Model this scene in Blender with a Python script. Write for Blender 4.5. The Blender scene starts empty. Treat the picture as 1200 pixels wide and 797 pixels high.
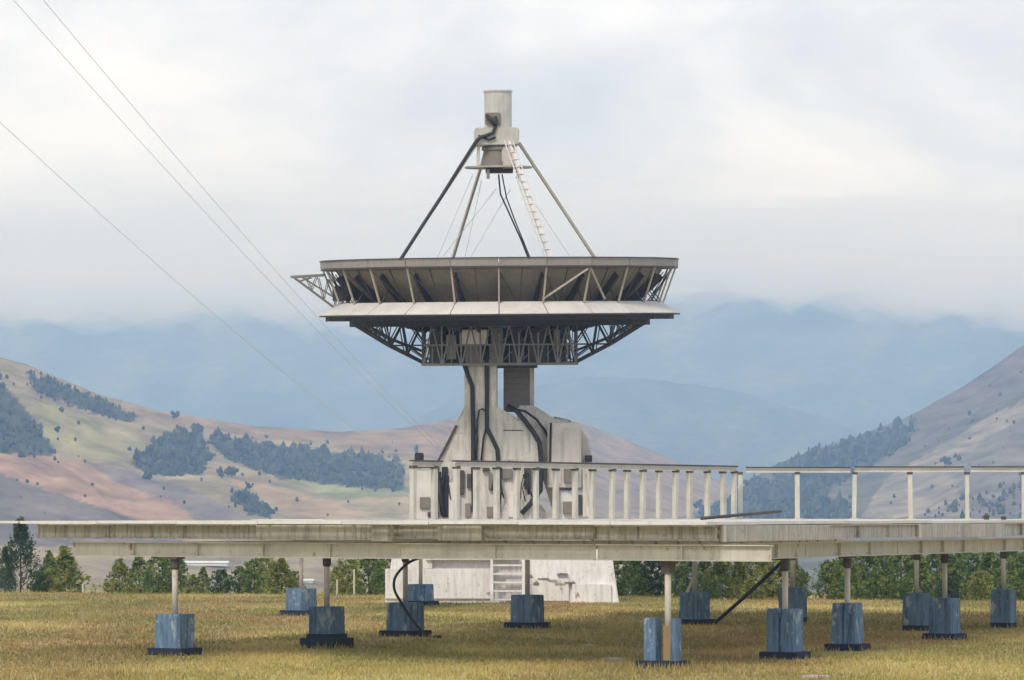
import bpy, bmesh, math, random
import numpy as np
from mathutils import Vector, Matrix, noise as mnoise

R = math.radians
random.seed(7); rng = np.random.default_rng(7)
sc = bpy.context.scene
C = sc.collection

# ------------------------------------------------------------------ camera
F, HY, EYE = 4500.0, 603.0, 2.92          # focal length in photo pixels, horizon row, eye height
cam_d = bpy.data.cameras.new('camera'); cam = bpy.data.objects.new('camera', cam_d); C.objects.link(cam)
cam.location = (0, 0, EYE); cam.rotation_euler = (R(90), 0, 0)
cam_d.sensor_width = 36; cam_d.lens = 36 * F / 1200
cam_d.shift_y = (HY - 398.5) / 1200
cam_d.clip_start = 1; cam_d.clip_end = 40000
sc.camera = cam

# ------------------------------------------------------------------ world
SUN_EL, SUN_AZ = 43, 203                  # azimuth clockwise from +Y (behind the camera, a little left)
w = bpy.data.worlds.new('World'); sc.world = w; w.use_nodes = True
nt = w.node_tree; nt.nodes.clear()
N = nt.nodes.new; L = nt.links.new
out = N('ShaderNodeOutputWorld'); bg = N('ShaderNodeBackground'); bg.inputs['Strength'].default_value = 0.1
sky = N('ShaderNodeTexSky'); sky.sky_type = 'NISHITA'; sky.sun_disc = False
sky.sun_elevation = R(SUN_EL); sky.sun_rotation = R(SUN_AZ); sky.altitude = 3000
tc = N('ShaderNodeTexCoord'); mp = N('ShaderNodeMapping'); mp.inputs['Scale'].default_value = (1, 1, 1.9)
mp.inputs['Location'].default_value = (3.1, 1.7, 0.45)
n1 = N('ShaderNodeTexNoise'); n1.inputs['Scale'].default_value = 11; n1.inputs['Detail'].default_value = 9; n1.inputs['Roughness'].default_value = 0.56
n1.inputs['Distortion'].default_value = 0.3
cr = N('ShaderNodeValToRGB'); e = cr.color_ramp.elements
e[0].position = 0.34; e[0].color = (4.6, 4.95, 5.75, 1)
e[1].position = 0.66; e[1].color = (7.7, 8.05, 8.85, 1)
m = cr.color_ramp.elements.new(0.5); m.color = (6.1, 6.4, 7.15, 1)
n2 = N('ShaderNodeTexNoise'); n2.inputs['Scale'].default_value = 6; n2.inputs['Detail'].default_value = 5
cov = N('ShaderNodeMapRange'); cov.inputs[1].default_value = 0.3; cov.inputs[2].default_value = 0.55
cov.inputs[3].default_value = 0.86; cov.inputs[4].default_value = 1.0
mix = N('ShaderNodeMix'); mix.data_type = 'RGBA'
L(tc.outputs['Generated'], mp.inputs[0]); L(mp.outputs[0], n1.inputs['Vector']); L(mp.outputs[0], n2.inputs['Vector'])
L(n1.outputs['Fac'], cr.inputs[0]); L(n2.outputs['Fac'], cov.inputs[0])
L(cov.outputs[0], mix.inputs[0]); L(sky.outputs[0], mix.inputs[6]); L(cr.outputs[0], mix.inputs[7])
L(mix.outputs[2], bg.inputs['Color']); L(bg.outputs[0], out.inputs[0])

sd = bpy.data.lights.new('sun', 'SUN'); sun = bpy.data.objects.new('sun', sd); C.objects.link(sun)
sd.energy = 1.5; sd.angle = R(12); sd.color = (1, 0.95, 0.87)
az, el = R(SUN_AZ), R(SUN_EL)
sun_dir = Vector((math.sin(az) * math.cos(el), math.cos(az) * math.cos(el), math.sin(el)))
sun.rotation_euler = sun_dir.to_track_quat('Z', 'Y').to_euler(); sun.location = (0, -50, 200)

vs = sc.view_settings
vs.view_transform = 'Standard'; vs.look = 'None'; vs.exposure = 0.53; vs.gamma = 1; vs.use_curve_mapping = False
sc.render.engine = 'CYCLES'
sc.cycles.use_denoising = True
sc.cycles.max_bounces = 8; sc.cycles.volume_bounces = 4; sc.cycles.transparent_max_bounces = 8

# ------------------------------------------------------------------ helpers
def P(px, py, d):
    return Vector(((px - 600) / F * d, d, EYE + (HY - py) / F * d))

def dground(py): return EYE * F / (py - HY)

class MB:
    """collects geometry; build() links it as one mesh object"""
    def __init__(s): s.v = []; s.f = []
    def add(s, vs_, fs_):
        o = len(s.v); s.v += [tuple(x) for x in vs_]; s.f += [tuple(i + o for i in f) for f in fs_]; return s
    def box(s, c, dims, rz=0, taper=1.0):
        cx, cy, cz = c; a, b, h = dims[0] / 2, dims[1] / 2, dims[2] / 2
        ca, sa = math.cos(rz), math.sin(rz); vv = []
        for z, t in ((-h, 1), (h, taper)):
            for x, y in ((-a, -b), (a, -b), (a, b), (-a, b)):
                x *= t; y *= t
                vv.append((cx + x * ca - y * sa, cy + x * sa + y * ca, cz + z))
        return s.add(vv, [(3, 2, 1, 0), (4, 5, 6, 7), (0, 1, 5, 4), (1, 2, 6, 5), (2, 3, 7, 6), (3, 0, 4, 7)])
    def frame(s, p, q, up=Vector((0, 0, 1))):
        d = (Vector(q) - Vector(p)).normalized()
        if abs(d.dot(up)) > 0.98: up = Vector((0, 1, 0))
        sx = d.cross(up).normalized(); return sx, sx.cross(d).normalized()
    def bar(s, p, q, wd, ht, up=Vector((0, 0, 1))):
        p, q = Vector(p), Vector(q); a, b = s.frame(p, q, up); vv = []
        for o in (p, q):
            for i, j in ((-1, -1), (1, -1), (1, 1), (-1, 1)): vv.append(o + a * i * wd / 2 + b * j * ht / 2)
        return s.add(vv, [(3, 2, 1, 0), (4, 5, 6, 7), (0, 1, 5, 4), (1, 2, 6, 5), (2, 3, 7, 6), (3, 0, 4, 7)])
    def ibeam(s, p, q, wd, ht, tf=0.02, tw=0.014):
        p, q = Vector(p), Vector(q); up = Vector((0, 0, 1))
        s.bar(p + up * (ht / 2 - tf / 2), q + up * (ht / 2 - tf / 2), wd, tf)
        s.bar(p - up * (ht / 2 - tf / 2), q - up * (ht / 2 - tf / 2), wd, tf)
        L_ = (q - p).length; n = max(1, int(L_ / 1.6)); d_ = (q - p).normalized()
        if wd > .13 and L_ > 1.2:
            for i in range(1, n):
                c = p.lerp(q, i / n); s.bar(c - d_ * .008, c + d_ * .008, wd * .86, ht - 2 * tf + .001)
                for zz in (-.3, .3):
                    for o_ in (-.12, .12): s.bar(c + d_ * (o_ - .018) + up * zz * ht, c + d_ * (o_ + .018) + up * zz * ht, tw + .03, .036)
        return s.bar(p, q, tw, ht - 2 * tf + 0.002)
    def tube(s, pts, r, n=8, cap=True):
        pts = [Vector(p) for p in pts]; k = len(pts)
        rs = r if isinstance(r, (list, tuple)) else [r] * k
        o = len(s.v); prev = None
        for i, p in enumerate(pts):
            d = (pts[min(i + 1, k - 1)] - pts[max(i - 1, 0)]).normalized()
            if prev is None:
                up = Vector((0, 0, 1)) if abs(d.z) < 0.95 else Vector((0, 1, 0)); a = d.cross(up).normalized()
            else: a = (prev - d * prev.dot(d)).normalized()
            prev = a; b = a.cross(d)
            for j in range(n):
                t = 2 * math.pi * j / n; s.v.append(tuple(p + (a * math.cos(t) + b * math.sin(t)) * rs[i]))
        for i in range(k - 1):
            for j in range(n):
                j2 = (j + 1) % n
                s.f.append((o + i * n + j, o + i * n + j2, o + (i + 1) * n + j2, o + (i + 1) * n + j))
        if cap:
            s.f.append(tuple(o + j for j in reversed(range(n)))); s.f.append(tuple(o + (k - 1) * n + j for j in range(n)))
        return s
    def prism(s, poly, y0, y1):
        """poly in (x, z); extruded from y0 to y1"""
        n = len(poly); vv = [(x, y0, z) for x, z in poly] + [(x, y1, z) for x, z in poly]
        fs = [tuple(range(n)), tuple(reversed(range(n, 2 * n)))]
        fs += [(i, i + n, (i + 1) % n + n, (i + 1) % n) for i in range(n)]
        return s.add(vv, fs)
    def lathe(s, prof, n=32, cx=0, cy=0):
        """prof list of (r, z)"""
        o = len(s.v)
        for r, z in prof:
            for j in range(n):
                t = 2 * math.pi * j / n; s.v.append((cx + r * math.cos(t), cy + r * math.sin(t), z))
        for i in range(len(prof) - 1):
            for j in range(n):
                j2 = (j + 1) % n; s.f.append((o + i * n + j, o + i * n + j2, o + (i + 1) * n + j2, o + (i + 1) * n + j))
        return s
    def mesh(s, name, mat, smooth=False, bevel=0):
        me = bpy.data.meshes.new(name); me.from_pydata(s.v, [], s.f)
        bm = bmesh.new(); bm.from_mesh(me); bmesh.ops.recalc_face_normals(bm, faces=bm.faces)
        if bevel:
            es = [e for e in bm.edges if len(e.link_faces) == 2 and e.calc_face_angle() > 0.5]
            bmesh.ops.bevel(bm, geom=es, offset=bevel, segments=2, affect='EDGES', clamp_overlap=True)
        bm.to_mesh(me); bm.free()
        if mat: me.materials.append(mat)
        if smooth: me.shade_smooth()
        return me
    def build(s, name, mat, parent=None, smooth=False, bevel=0):
        return link(name, s.mesh(name, mat, smooth, bevel), parent)

def link(name, me, parent=None):
    o = bpy.data.objects.new(name, me); C.objects.link(o)
    if parent: o.parent = parent
    return o
def tag(o, label=None, cat=None, group=None, kind=None):
    if label: o['label'] = label
    if cat: o['category'] = cat
    if group: o['group'] = group
    if kind: o['kind'] = kind
    return o
def empty(name, loc=(0, 0, 0), rz=0):
    o = bpy.data.objects.new(name, None); C.objects.link(o); o.location = loc; o.rotation_euler = (0, 0, rz)
    o.empty_display_size = 0.3; return o

def fbm(x, y, s=1.0, o=4, seed=0.0):
    v = 0; a = 1; t = 0
    for i in range(o):
        v += a * mnoise.noise((x * s + seed, y * s - seed, seed * 1.7 + i * 11.3)); t += a; a *= 0.5; s *= 2.03
    return v / t

def inpoly(poly, x, y):
    c = False; j = len(poly) - 1
    for i in range(len(poly)):
        xi, yi = poly[i]; xj, yj = poly[j]
        if (yi > y) != (yj > y) and x < (xj - xi) * (y - yi) / (yj - yi) + xi: c = not c
        j = i
    return c
def interp(pts, x): return float(np.interp(x, [p[0] for p in pts], [p[1] for p in pts]))

# ------------------------------------------------------------------ materials
def newmat(name):
    mt = bpy.data.materials.new(name); mt.use_nodes = True
    return mt, mt.node_tree, mt.node_tree.nodes['Principled BSDF']
def noise_node(t, scale, detail=4, rough=0.55, coord='Object', mscale=(1, 1, 1)):
    c = t.nodes.new('ShaderNodeTexCoord'); mpn = t.nodes.new('ShaderNodeMapping'); mpn.inputs['Scale'].default_value = mscale
    n = t.nodes.new('ShaderNodeTexNoise'); n.inputs['Scale'].default_value = scale
    n.inputs['Detail'].default_value = detail; n.inputs['Roughness'].default_value = rough
    oi = t.nodes.new('ShaderNodeObjectInfo'); mu = t.nodes.new('ShaderNodeMath'); mu.operation = 'MULTIPLY'; mu.inputs[1].default_value = 53.7
    ad = t.nodes.new('ShaderNodeVectorMath'); ad.operation = 'ADD'
    t.links.new(oi.outputs['Random'], mu.inputs[0]); t.links.new(mu.outputs[0], ad.inputs[1])
    t.links.new(c.outputs[coord], ad.inputs[0]); t.links.new(ad.outputs[0], mpn.inputs[0]); t.links.new(mpn.outputs[0], n.inputs['Vector'])
    return n
def ramp(t, fac, stops):
    r = t.nodes.new('ShaderNodeValToRGB'); el_ = r.color_ramp.elements
    el_[0].position, el_[0].color = stops[0][0], (*stops[0][1], 1)
    el_[1].position, el_[1].color = stops[-1][0], (*stops[-1][1], 1)
    for p, c in stops[1:-1]: el_.new(p).color = (*c, 1)
    t.links.new(fac, r.inputs[0]); return r
def mixc(t, fac, a, b, mode='MIX'):
    m_ = t.nodes.new('ShaderNodeMix'); m_.data_type = 'RGBA'; m_.blend_type = mode
    for sock, val in ((m_.inputs[0], fac), (m_.inputs[6], a), (m_.inputs[7], b)):
        if hasattr(val, 'is_output'): t.links.new(val, sock)
        elif isinstance(val, (int, float)): sock.default_value = val
        else: sock.default_value = (*val, 1)
    return m_.outputs[2]
def painted(name, base, stain, streak, rust=None, rough=0.6, amt=0.75, s=1.6, bump=0.15, metal=0.0, coord='Object', rust_at=0.66):
    """weathered paint: blotches, vertical run-down streaks, a little rust"""
    mt, t, b = newmat(name)
    n_a = noise_node(t, s, 5, 0.6, coord); n_b = noise_node(t, s * 2.2, 6, 0.7, coord, (4, 4, 0.35))
    col = ramp(t, n_a.outputs['Fac'], [(0.3, tuple(c * 0.82 for c in base)), (0.6, base)]).outputs[0]
    fb = ramp(t, n_b.outputs['Fac'], [(0.46, (0, 0, 0)), (0.72, (amt,) * 3)]).outputs[0]
    col = mixc(t, fb, col, streak)
    n_c = noise_node(t, s * 5, 6, 0.7, coord, (1, 1, 0.8))
    fc = ramp(t, n_c.outputs['Fac'], [(0.58, (0, 0, 0)), (0.7, (amt * 0.8,) * 3)]).outputs[0]
    col = mixc(t, fc, col, stain)
    if rust:
        n_d = noise_node(t, s * 3.1, 5, 0.6, coord, (1, 1, 0.5)); fd = ramp(t, n_d.outputs['Fac'], [(rust_at, (0, 0, 0)), (rust_at + 0.06, (0.9,) * 3)]).outputs[0]
        col = mixc(t, fd, col, rust)
    t.links.new(col, b.inputs['Base Color']); b.inputs['Roughness'].default_value = rough; b.inputs['Metallic'].default_value = metal
    b.inputs['Specular IOR Level'].default_value = 0.3
    bp = t.nodes.new('ShaderNodeBump'); bp.inputs['Strength'].default_value = bump; bp.inputs['Distance'].default_value = 0.02
    t.links.new(n_c.outputs['Fac'], bp.inputs['Height']); t.links.new(bp.outputs[0], b.inputs['Normal'])
    return mt

M = {}
M['base_white'] = painted('weathered_white_concrete', (0.80, 0.78, 0.755), (0.27, 0.245, 0.235), (0.46, 0.425, 0.40), (0.24, 0.22, 0.21), 0.8, 0.7, 1.0, rust_at=0.645)
M['pedestal'] = painted('weathered_cream_paint', (0.66, 0.635, 0.585), (0.24, 0.205, 0.175), (0.30, 0.265, 0.225), (0.22, 0.16, 0.12), 0.6, 0.8, 1.0, rust_at=0.65)
M['cabinet'] = painted('white_cabinet_paint', (0.70, 0.66, 0.62), (0.40, 0.34, 0.31), (0.48, 0.43, 0.39), None, 0.5, 0.5, 1.4)
M['column_grey'] = painted('column_shade_grey_paint', (0.22, 0.20, 0.17), (0.11, 0.10, 0.09), (0.15, 0.135, 0.11), None, 0.6, 0.5, 1.2)  # on the right column its shade is painted in; plain grey elsewhere
M['brim'] = painted('bleached_sheet_metal', (0.70, 0.67, 0.62), (0.38, 0.33, 0.28), (0.45, 0.41, 0.36), None, 0.5, 0.45, 1.5)
M['rim'] = painted('dull_grey_sheet', (0.30, 0.275, 0.25), (0.14, 0.12, 0.11), (0.19, 0.17, 0.15), None, 0.55, 0.5, 1.2)
M['reflector'] = painted('brownish_grey_panel', (0.27, 0.235, 0.20), (0.10, 0.085, 0.07), (0.13, 0.11, 0.09), None, 0.6, 0.5, 0.8)
M['steel'] = painted('dark_weathered_steel', (0.085, 0.075, 0.075), (0.03, 0.028, 0.028), (0.045, 0.04, 0.04), (0.16, 0.10, 0.07), 0.55, 0.6, 2.0, metal=0.2)
M['steel_light'] = painted('light_galvanised_steel', (0.24, 0.22, 0.21), (0.11, 0.10, 0.095), (0.15, 0.135, 0.125), None, 0.5, 0.5, 2.0, metal=0.2)
M['feed'] = painted('feed_housing_paint', (0.56, 0.54, 0.50), (0.24, 0.21, 0.18), (0.32, 0.29, 0.25), None, 0.55, 0.5, 2.0)
M['leg'] = painted('tan_leg_paint', (0.46, 0.42, 0.35), (0.20, 0.17, 0.13), (0.28, 0.24, 0.19), None, 0.55, 0.6, 2.2)
M['beam'] = painted('stained_cream_beam_paint', (0.50, 0.47, 0.40), (0.13, 0.105, 0.075), (0.13, 0.105, 0.075), (0.26, 0.12, 0.06), 0.6, 0.9, 1.3, coord='Object', rust_at=0.69)
M['girder'] = painted('cream_girder_paint', (0.60, 0.565, 0.46), (0.22, 0.18, 0.13), (0.38, 0.345, 0.27), (0.30, 0.12, 0.06), 0.6, 0.6, 1.0, rust_at=0.64)
M['deck'] = painted('bleached_deck_paint', (0.72, 0.70, 0.65), (0.42, 0.39, 0.34), (0.55, 0.52, 0.46), None, 0.6, 0.5, 0.9)
M['post'] = painted('cream_post_paint', (0.58, 0.54, 0.46), (0.32, 0.26, 0.20), (0.38, 0.33, 0.26), (0.26, 0.12, 0.06), 0.6, 0.55, 2.5, rust_at=0.66)
M['rail_post'] = painted('pale_frame_paint', (0.60, 0.57, 0.49), (0.28, 0.24, 0.18), (0.36, 0.32, 0.25), None, 0.6, 0.5, 2.2)
M['blue'] = painted('peeling_blue_paint', (0.13, 0.21, 0.31), (0.24, 0.30, 0.35), (0.018, 0.03, 0.062), (0.30, 0.35, 0.38), 0.75, 0.92, 1.6, bump=0.3, rust_at=0.575)
M['blue_dark'] = painted('dark_blue_slab_paint', (0.022, 0.028, 0.05), (0.05, 0.05, 0.055), (0.012, 0.015, 0.025), None, 0.8, 0.7, 2.5)
M['bracket'] = painted('rusty_dark_bracket', (0.10, 0.085, 0.07), (0.05, 0.04, 0.035), (0.07, 0.055, 0.045), (0.2, 0.08, 0.04), 0.7, 0.6, 4.0)
M['rust_infill'] = painted('rust_stained_infill', (0.36, 0.24, 0.11), (0.22, 0.20, 0.19), (0.30, 0.29, 0.27), None, 0.9, 0.7, 3)
M['stone'] = painted('pale_pinkish_stone', (0.42, 0.34, 0.31), (0.2, 0.17, 0.14), (0.3, 0.25, 0.21), None, 0.9, 0.6, 5)
M['white'] = painted('plain_white_paint', (0.75, 0.75, 0.74), (0.5, 0.5, 0.48), (0.6, 0.6, 0.58), None, 0.6, 0.4, 0.5)
M['bark'] = painted('rough_bark', (0.10, 0.075, 0.05), (0.05, 0.04, 0.03), (0.06, 0.045, 0.03), None, 0.9, 0.7, 6)
M['hub_dark'] = painted('shade_dark_steel', (0.05, 0.045, 0.048), (0.02, 0.018, 0.018), (0.03, 0.026, 0.026), None, 0.7, 0.6, 2.0)  # near-black: shade inside the hub and under the brim put into colour
mt, t, b = newmat('black_rubber'); b.inputs['Base Color'].default_value = (0.018, 0.017, 0.018, 1); b.inputs['Roughness'].default_value = 0.6; M['rubber'] = mt
mt, t, b = newmat('grey_wire'); b.inputs['Base Color'].default_value = (0.62, 0.62, 0.63, 1); b.inputs['Roughness'].default_value = 0.6; M['wire'] = mt

def attr_mat(name, noise_scale=None, rough=0.9, trans=0.0, mscale=(1, 1, 1), spread=0.25):
    mt, t, b = newmat(name)
    a = t.nodes.new('ShaderNodeAttribute'); a.attribute_name = 'Col'; col = a.outputs['Color']
    if noise_scale:
        n = noise_node(t, noise_scale, 6, 0.62, 'Object', mscale)
        g = ramp(t, n.outputs['Fac'], [(0.3, (1 - spread,) * 3), (0.7, (1 + spread,) * 3)]).outputs[0]
        col = mixc(t, 1.0, col, g, 'MULTIPLY')
    t.links.new(col, b.inputs['Base Color']); b.inputs['Roughness'].default_value = rough
    b.inputs['Specular IOR Level'].default_value = 0.15
    if trans:
        tr = t.nodes.new('ShaderNodeBsdfTranslucent'); ms = t.nodes.new('ShaderNodeMixShader'); ms.inputs[0].default_value = trans
        t.links.new(col, tr.inputs['Color']); t.links.new(b.outputs[0], ms.inputs[1]); t.links.new(tr.outputs[0], ms.inputs[2])
        t.links.new(ms.outputs[0], t.nodes['Material Output'].inputs[0])
    return mt
M['foliage'] = attr_mat('leaf_foliage', None, 0.7, 0.5)
M['grass_blade'] = attr_mat('dry_grass_blades', None, 0.8, 0.3)
M['terrain'] = attr_mat('hill_fields', 0.05, 0.95, 0, (1, .5, 3), 0.5)
M['wood'] = attr_mat('hill_wood', 0.15, 0.9, 0, (1, 1, 1), 0.3)

def grass_col(x, y):
    """dry-grass colour of the field at a place: yellow, brown and green patches"""
    a = fbm(x, y * 0.45, 0.16, 3, 3.0); g = fbm(x, y * 0.5, 0.33, 3, 9.0); c = fbm(x, y * 0.7, 1.3, 2, 21.0)
    yel = np.array((0.50, 0.41, 0.16)); brn = np.array((0.345, 0.25, 0.11)); grn = np.array((0.215, 0.215, 0.066))
    ta = min(1, max(0, 0.5 + 2.3 * a + 0.4 * c)); tg = min(1, max(0, 0.45 + 2.2 * g + 0.5 * c))
    if y < 76: ta = min(1, ta + 0.35 * min(1, (76 - y) / 3)); tg *= 0.55
    return (brn * (1 - ta) + yel * ta) * (1 - 0.75 * tg) + grn * 0.75 * tg

def set_cols(me, cols):
    at = me.color_attributes.new('Col', 'FLOAT_COLOR', 'POINT')
    arr = np.ones((len(me.vertices), 4), dtype=np.float32); arr[:, :3] = cols
    at.data.foreach_set('color', arr.ravel())

# ------------------------------------------------------------------ ground sheet
def edge_d(px): return interp([(-300, 146), (100, 144), (400, 139), (760, 137.5), (850, 131), (1500, 130)], px)
def ground_z(x, d):
    px = 600 + F * x / max(d, 20)
    e_ = edge_d(px)
    z = 0.07 * fbm(x, d, 0.12, 3, 5) if 40 < d < 400 else 0
    if d > e_:
        k = d - e_
        z -= 0.6 * (1 - math.exp(-k / 12)) * 1.0 + 24 * (1 - math.exp(-(k / 700) ** 1.5))
    return z
def grid_mesh(name, rows, mat, smooth=True):
    """rows: list of lists of (x,y,z,(r,g,b))"""
    nr, nc = len(rows), len(rows[0])
    v = [p[:3] for r in rows for p in r]; c = [p[3] for r in rows for p in r]
    f = [(i * nc + j, i * nc + j + 1, (i + 1) * nc + j + 1, (i + 1) * nc + j) for i in range(nr - 1) for j in range(nc - 1)]
    me = bpy.data.meshes.new(name); me.from_pydata(v, [], f); me.materials.append(mat)
    if smooth: me.shade_smooth()
    set_cols(me, np.array(c)); return me
ds = list(np.linspace(-120, 55, 8)) + list(np.arange(60, 150, 0.75)) + list(np.geomspace(150, 7000, 60))
us = np.linspace(-1, 1, 141); us = np.sign(us) * (0.45 * np.abs(us) + 0.55 * np.abs(us) ** 3)
rows = []
for d in ds:
    r = []
    for u in us:
        x = u * 0.36 * (d + 200)
        z = ground_z(x, d)
        if d < 260: c = grass_col(x, d)
        else:
            a = fbm(x, d, 0.004, 3, 2); c = np.array((0.24, 0.23, 0.14)) * (1 + 0.5 * a)
        r.append((x, d, z, tuple(c)))
    rows.append(r)
mt, t, b = newmat('dry_field')
a = t.nodes.new('ShaderNodeAttribute'); a.attribute_name = 'Col'
n_ = noise_node(t, 2.4, 8, 0.7, 'Object', (1, 0.8, 1)); g_ = ramp(t, n_.outputs['Fac'], [(0.3, (0.6,) * 3), (0.7, (1.3,) * 3)]).outputs[0]
t.links.new(mixc(t, 1.0, a.outputs['Color'], g_, 'MULTIPLY'), b.inputs['Base Color']); b.inputs['Roughness'].default_value = 0.95
b.inputs['Specular IOR Level'].default_value = 0.1
M['field'] = mt
tag(link('ground', grid_mesh('ground', rows, M['field'])), 'dry grass plateau falling away to a wide valley floor', 'ground', kind='structure')

# ------------------------------------------------------------------ hills and mountains
def hill(name, ridge, foot_py, d_foot, d_ridge, px0, px1, step, nt_, colour, rough_amp, seed, label, gpow=1.0):
    rows = []; pxs = np.arange(px0, px1 + 1, step)
    info = []
    for k in range(nt_ + 10):
        t_ = k / nt_; r = []
        for px in pxs:
            pr = interp(ridge, px); df = interp(d_foot, px); dr = interp(d_ridge, px)
            pr += fbm(px, 0, 0.012, 4, seed) * rough_amp
            pf = max(foot_py, pr + 4)
            if t_ <= 1:
                d = df + (dr - df) * t_; g = t_ ** gpow
                py = pf + (pr - pf) * (g * (1 + 0.25 * math.sin(math.pi * t_)))if False else pf + (pr - pf) * g
                n_ = fbm(px * 0.9, t_ * 300, 0.02, 3, seed + 5) * math.sin(math.pi * min(1, t_)) * 14
                py = max(py - n_, pr)
                p = P(px, py, d); c = colour(px, py)
            else:
                q = (t_ - 1); d = dr * (1 + q * 0.3); z = P(px, pr, dr).z
                p = Vector(((px - 600) / F * d, d, z * (1 - min(1, q * nt_ / 9)) - 30 * min(1, q * nt_ / 9))); c = colour(px, pr)
            r.append((p.x, p.y, p.z, tuple(c)))
        rows.append(r)
    o = link(name, grid_mesh(name, rows, M['terrain']))
    tag(o, label, 'hill', kind='structure'); return o, rows, pxs

# fields on the left hill, outlined where they lie on the slope
LF = [
 ([(0,532),(46,533),(100,542),(137,567),(200,587),(233,604),(225,640),(150,606),(83,583),(0,556),(-300,520),(-300,505)], (0.33,0.205,0.13)),
 ([(-300,520),(0,556),(83,583),(150,606),(225,640),(-300,640)], (0.155,0.125,0.10)),
 ([(100,540),(190,560),(260,590),(300,612),(233,612),(200,587),(137,567)], (0.18,0.145,0.115)),
 ([(20,468),(80,478),(130,500),(178,520),(165,540),(100,538),(66,528),(40,500)], (0.27,0.235,0.10)),
 ([(240,488),(300,498),(400,504),(470,500),(560,480),(700,490),(820,545),(900,600),(700,600),(480,540),(380,520),(300,512)], (0.235,0.165,0.095)),
 ([(40,438),(130,465),(230,490),(300,512),(235,505),(150,488),(60,452)], (0.27,0.19,0.11)),
 ([(262,560),(330,572),(400,592),(430,606),(380,612),(310,585)], (0.32,0.22,0.12)),
 ([(330,562),(480,570),(480,590),(400,588)], (0.22,0.22,0.10)),
 ([(400,586),(480,582),(490,606),(430,606)], (0.29,0.235,0.12)),
]
WL = [[(-300,400),(0,448),(20,470),(45,500),(66,530),(40,534),(0,531),(-300,510)], [(30,434),(60,446),(100,462),(162,490),(150,496),(90,478),(40,456)],
 [(155,540),(180,525),(200,508),(238,503),(242,540),(238,556),(200,558),(160,550)], [(245,510),(330,524),(470,540),(476,574),(430,572),(330,560),(262,538)], [(268,580),(290,578),(318,598),(316,606),(292,604)]]
WR = [[(905,556),(935,536),(1000,518),(1060,500),(1075,506),(1050,530),(1010,552),(960,580),(900,590)], [(815,604),(880,560),(960,576),(1000,600),(1005,612),(820,612)]]
def in_wood(W, px, py):
    a_, b_ = px + 9 * fbm(px, py, .05, 3, 81), py + 7 * fbm(px, py, .06, 3, 83)
    return any(inpoly(q, a_, b_) for q in W)
def left_col(px, py):
    wob = fbm(px, py, 0.03, 3, 4) * 5
    base = np.array((0.26, 0.205, 0.11)) * (1 + 0.35 * fbm(px, py * 2, 0.02, 3, 14))
    for poly, c in LF:
        if inpoly(poly, px + wob, py + wob * 0.6): base = np.array(c) * (1 + 0.18 * fbm(px * 0.5, py * 2, 0.05, 3, 8))
    if in_wood(WL, px, py): base = np.array((.05, .055, .03))
    return base
ridgeL = [(-700,330),(-300,360),(-120,385),(0,418),(30,426),(60,440),(120,463),(180,480),(235,490),(300,500),(400,506),(470,503),(520,493),(580,484),(640,487),(690,498),(740,518),(800,544),(860,572),(950,612),(1100,640)]
dfL = [(-700,820),(300,900),(1100,1100)]; drL = [(-700,1450),(0,1550),(500,1900),(700,2400),(1100,2700)]
hl, rowsL, pxL = hill('hill', ridgeL, 702, dfL, drL, -700, 1100, 4, 90, left_col, 3, 1.0, 'patchwork hill of pink and tan fields with dark groves')
RF = [
 ([(1040,560),(1010,606),(1130,606),(1200,560),(1300,500),(1300,470),(1200,470),(1100,520)], (0.225,0.19,0.135)),
 ([(1110,540),(1200,490),(1300,450),(1500,420),(1500,640),(1150,640)], (0.155,0.135,0.11)),
 ([(940,480),(1060,500),(1200,400),(1500,250),(1500,400),(1200,450),(1080,520)], (0.125,0.105,0.085)),
 ([(870,590),(930,575),(980,590),(960,612),(870,612)], (0.20,0.18,0.10)),
]
def right_col(px, py):
    wob = fbm(px, py, 0.03, 3, 44) * 7
    base = np.array((0.11, 0.10, 0.07)) * (1 + 0.4 * fbm(px, py * 2, 0.02, 3, 34))
    for poly, c in RF:
        if inpoly(poly, px + wob, py + wob): base = np.array(c) * (1 + 0.3 * fbm(px * 0.5, py * 1.5, 0.04, 3, 38))
    if in_wood(WR, px, py): base = np.array((.045, .05, .03))
    return base
ridgeR = [(740,625),(800,606),(850,585),(900,548),(940,532),(1000,512),(1060,490),(1130,452),(1200,405),(1300,345),(1500,270),(1900,230)]
hr, rowsR, pxR = hill('hill', ridgeR, 702, [(700,950),(1900,900)], [(700,1700),(1000,2200),(1900,2200)], 700, 1900, 4, 90, right_col, 4, 6.0, 'bare brown hill with beige bands and a dark wooded spur')
def mid_col(px, py): return np.array((0.07, 0.08, 0.055)) * (1 + 1.3 * fbm(px, py * 2, 0.016, 5, 51))
ridgeM = [(-900,560),(300,545),(460,500),(540,466),(620,448),(690,442),(750,444),(820,452),(900,470),(960,488),(1020,512),(1080,545),(1160,590),(1500,600)]
hill('mountain', ridgeM, 640, [(-900,3600),(1500,3600)], [(-900,4700),(1500,4500)], -900, 1500, 10, 40, mid_col, 9, 13.0, 'long blue middle ridge sloping down behind the dish')
def far_col(px, py): return np.array((0.08, 0.085, 0.06)) * (1 + 1.4 * fbm(px + py, py * 2, 0.014, 5, 61))
ridgeF = [(-1300,310),(-500,322),(0,330),(220,338),(420,322),(620,318),(800,312),(950,316),(1100,300),(1250,290),(1500,300),(2300,320)]
hill('mountain', ridgeF, 640, [(-1300,4800),(2300,4800)], [(-1300,6100),(2300,6100)], -1300, 2300, 12, 44, far_col, 16, 23.0, 'high far blue mountain with its top lost in cloud')

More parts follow.
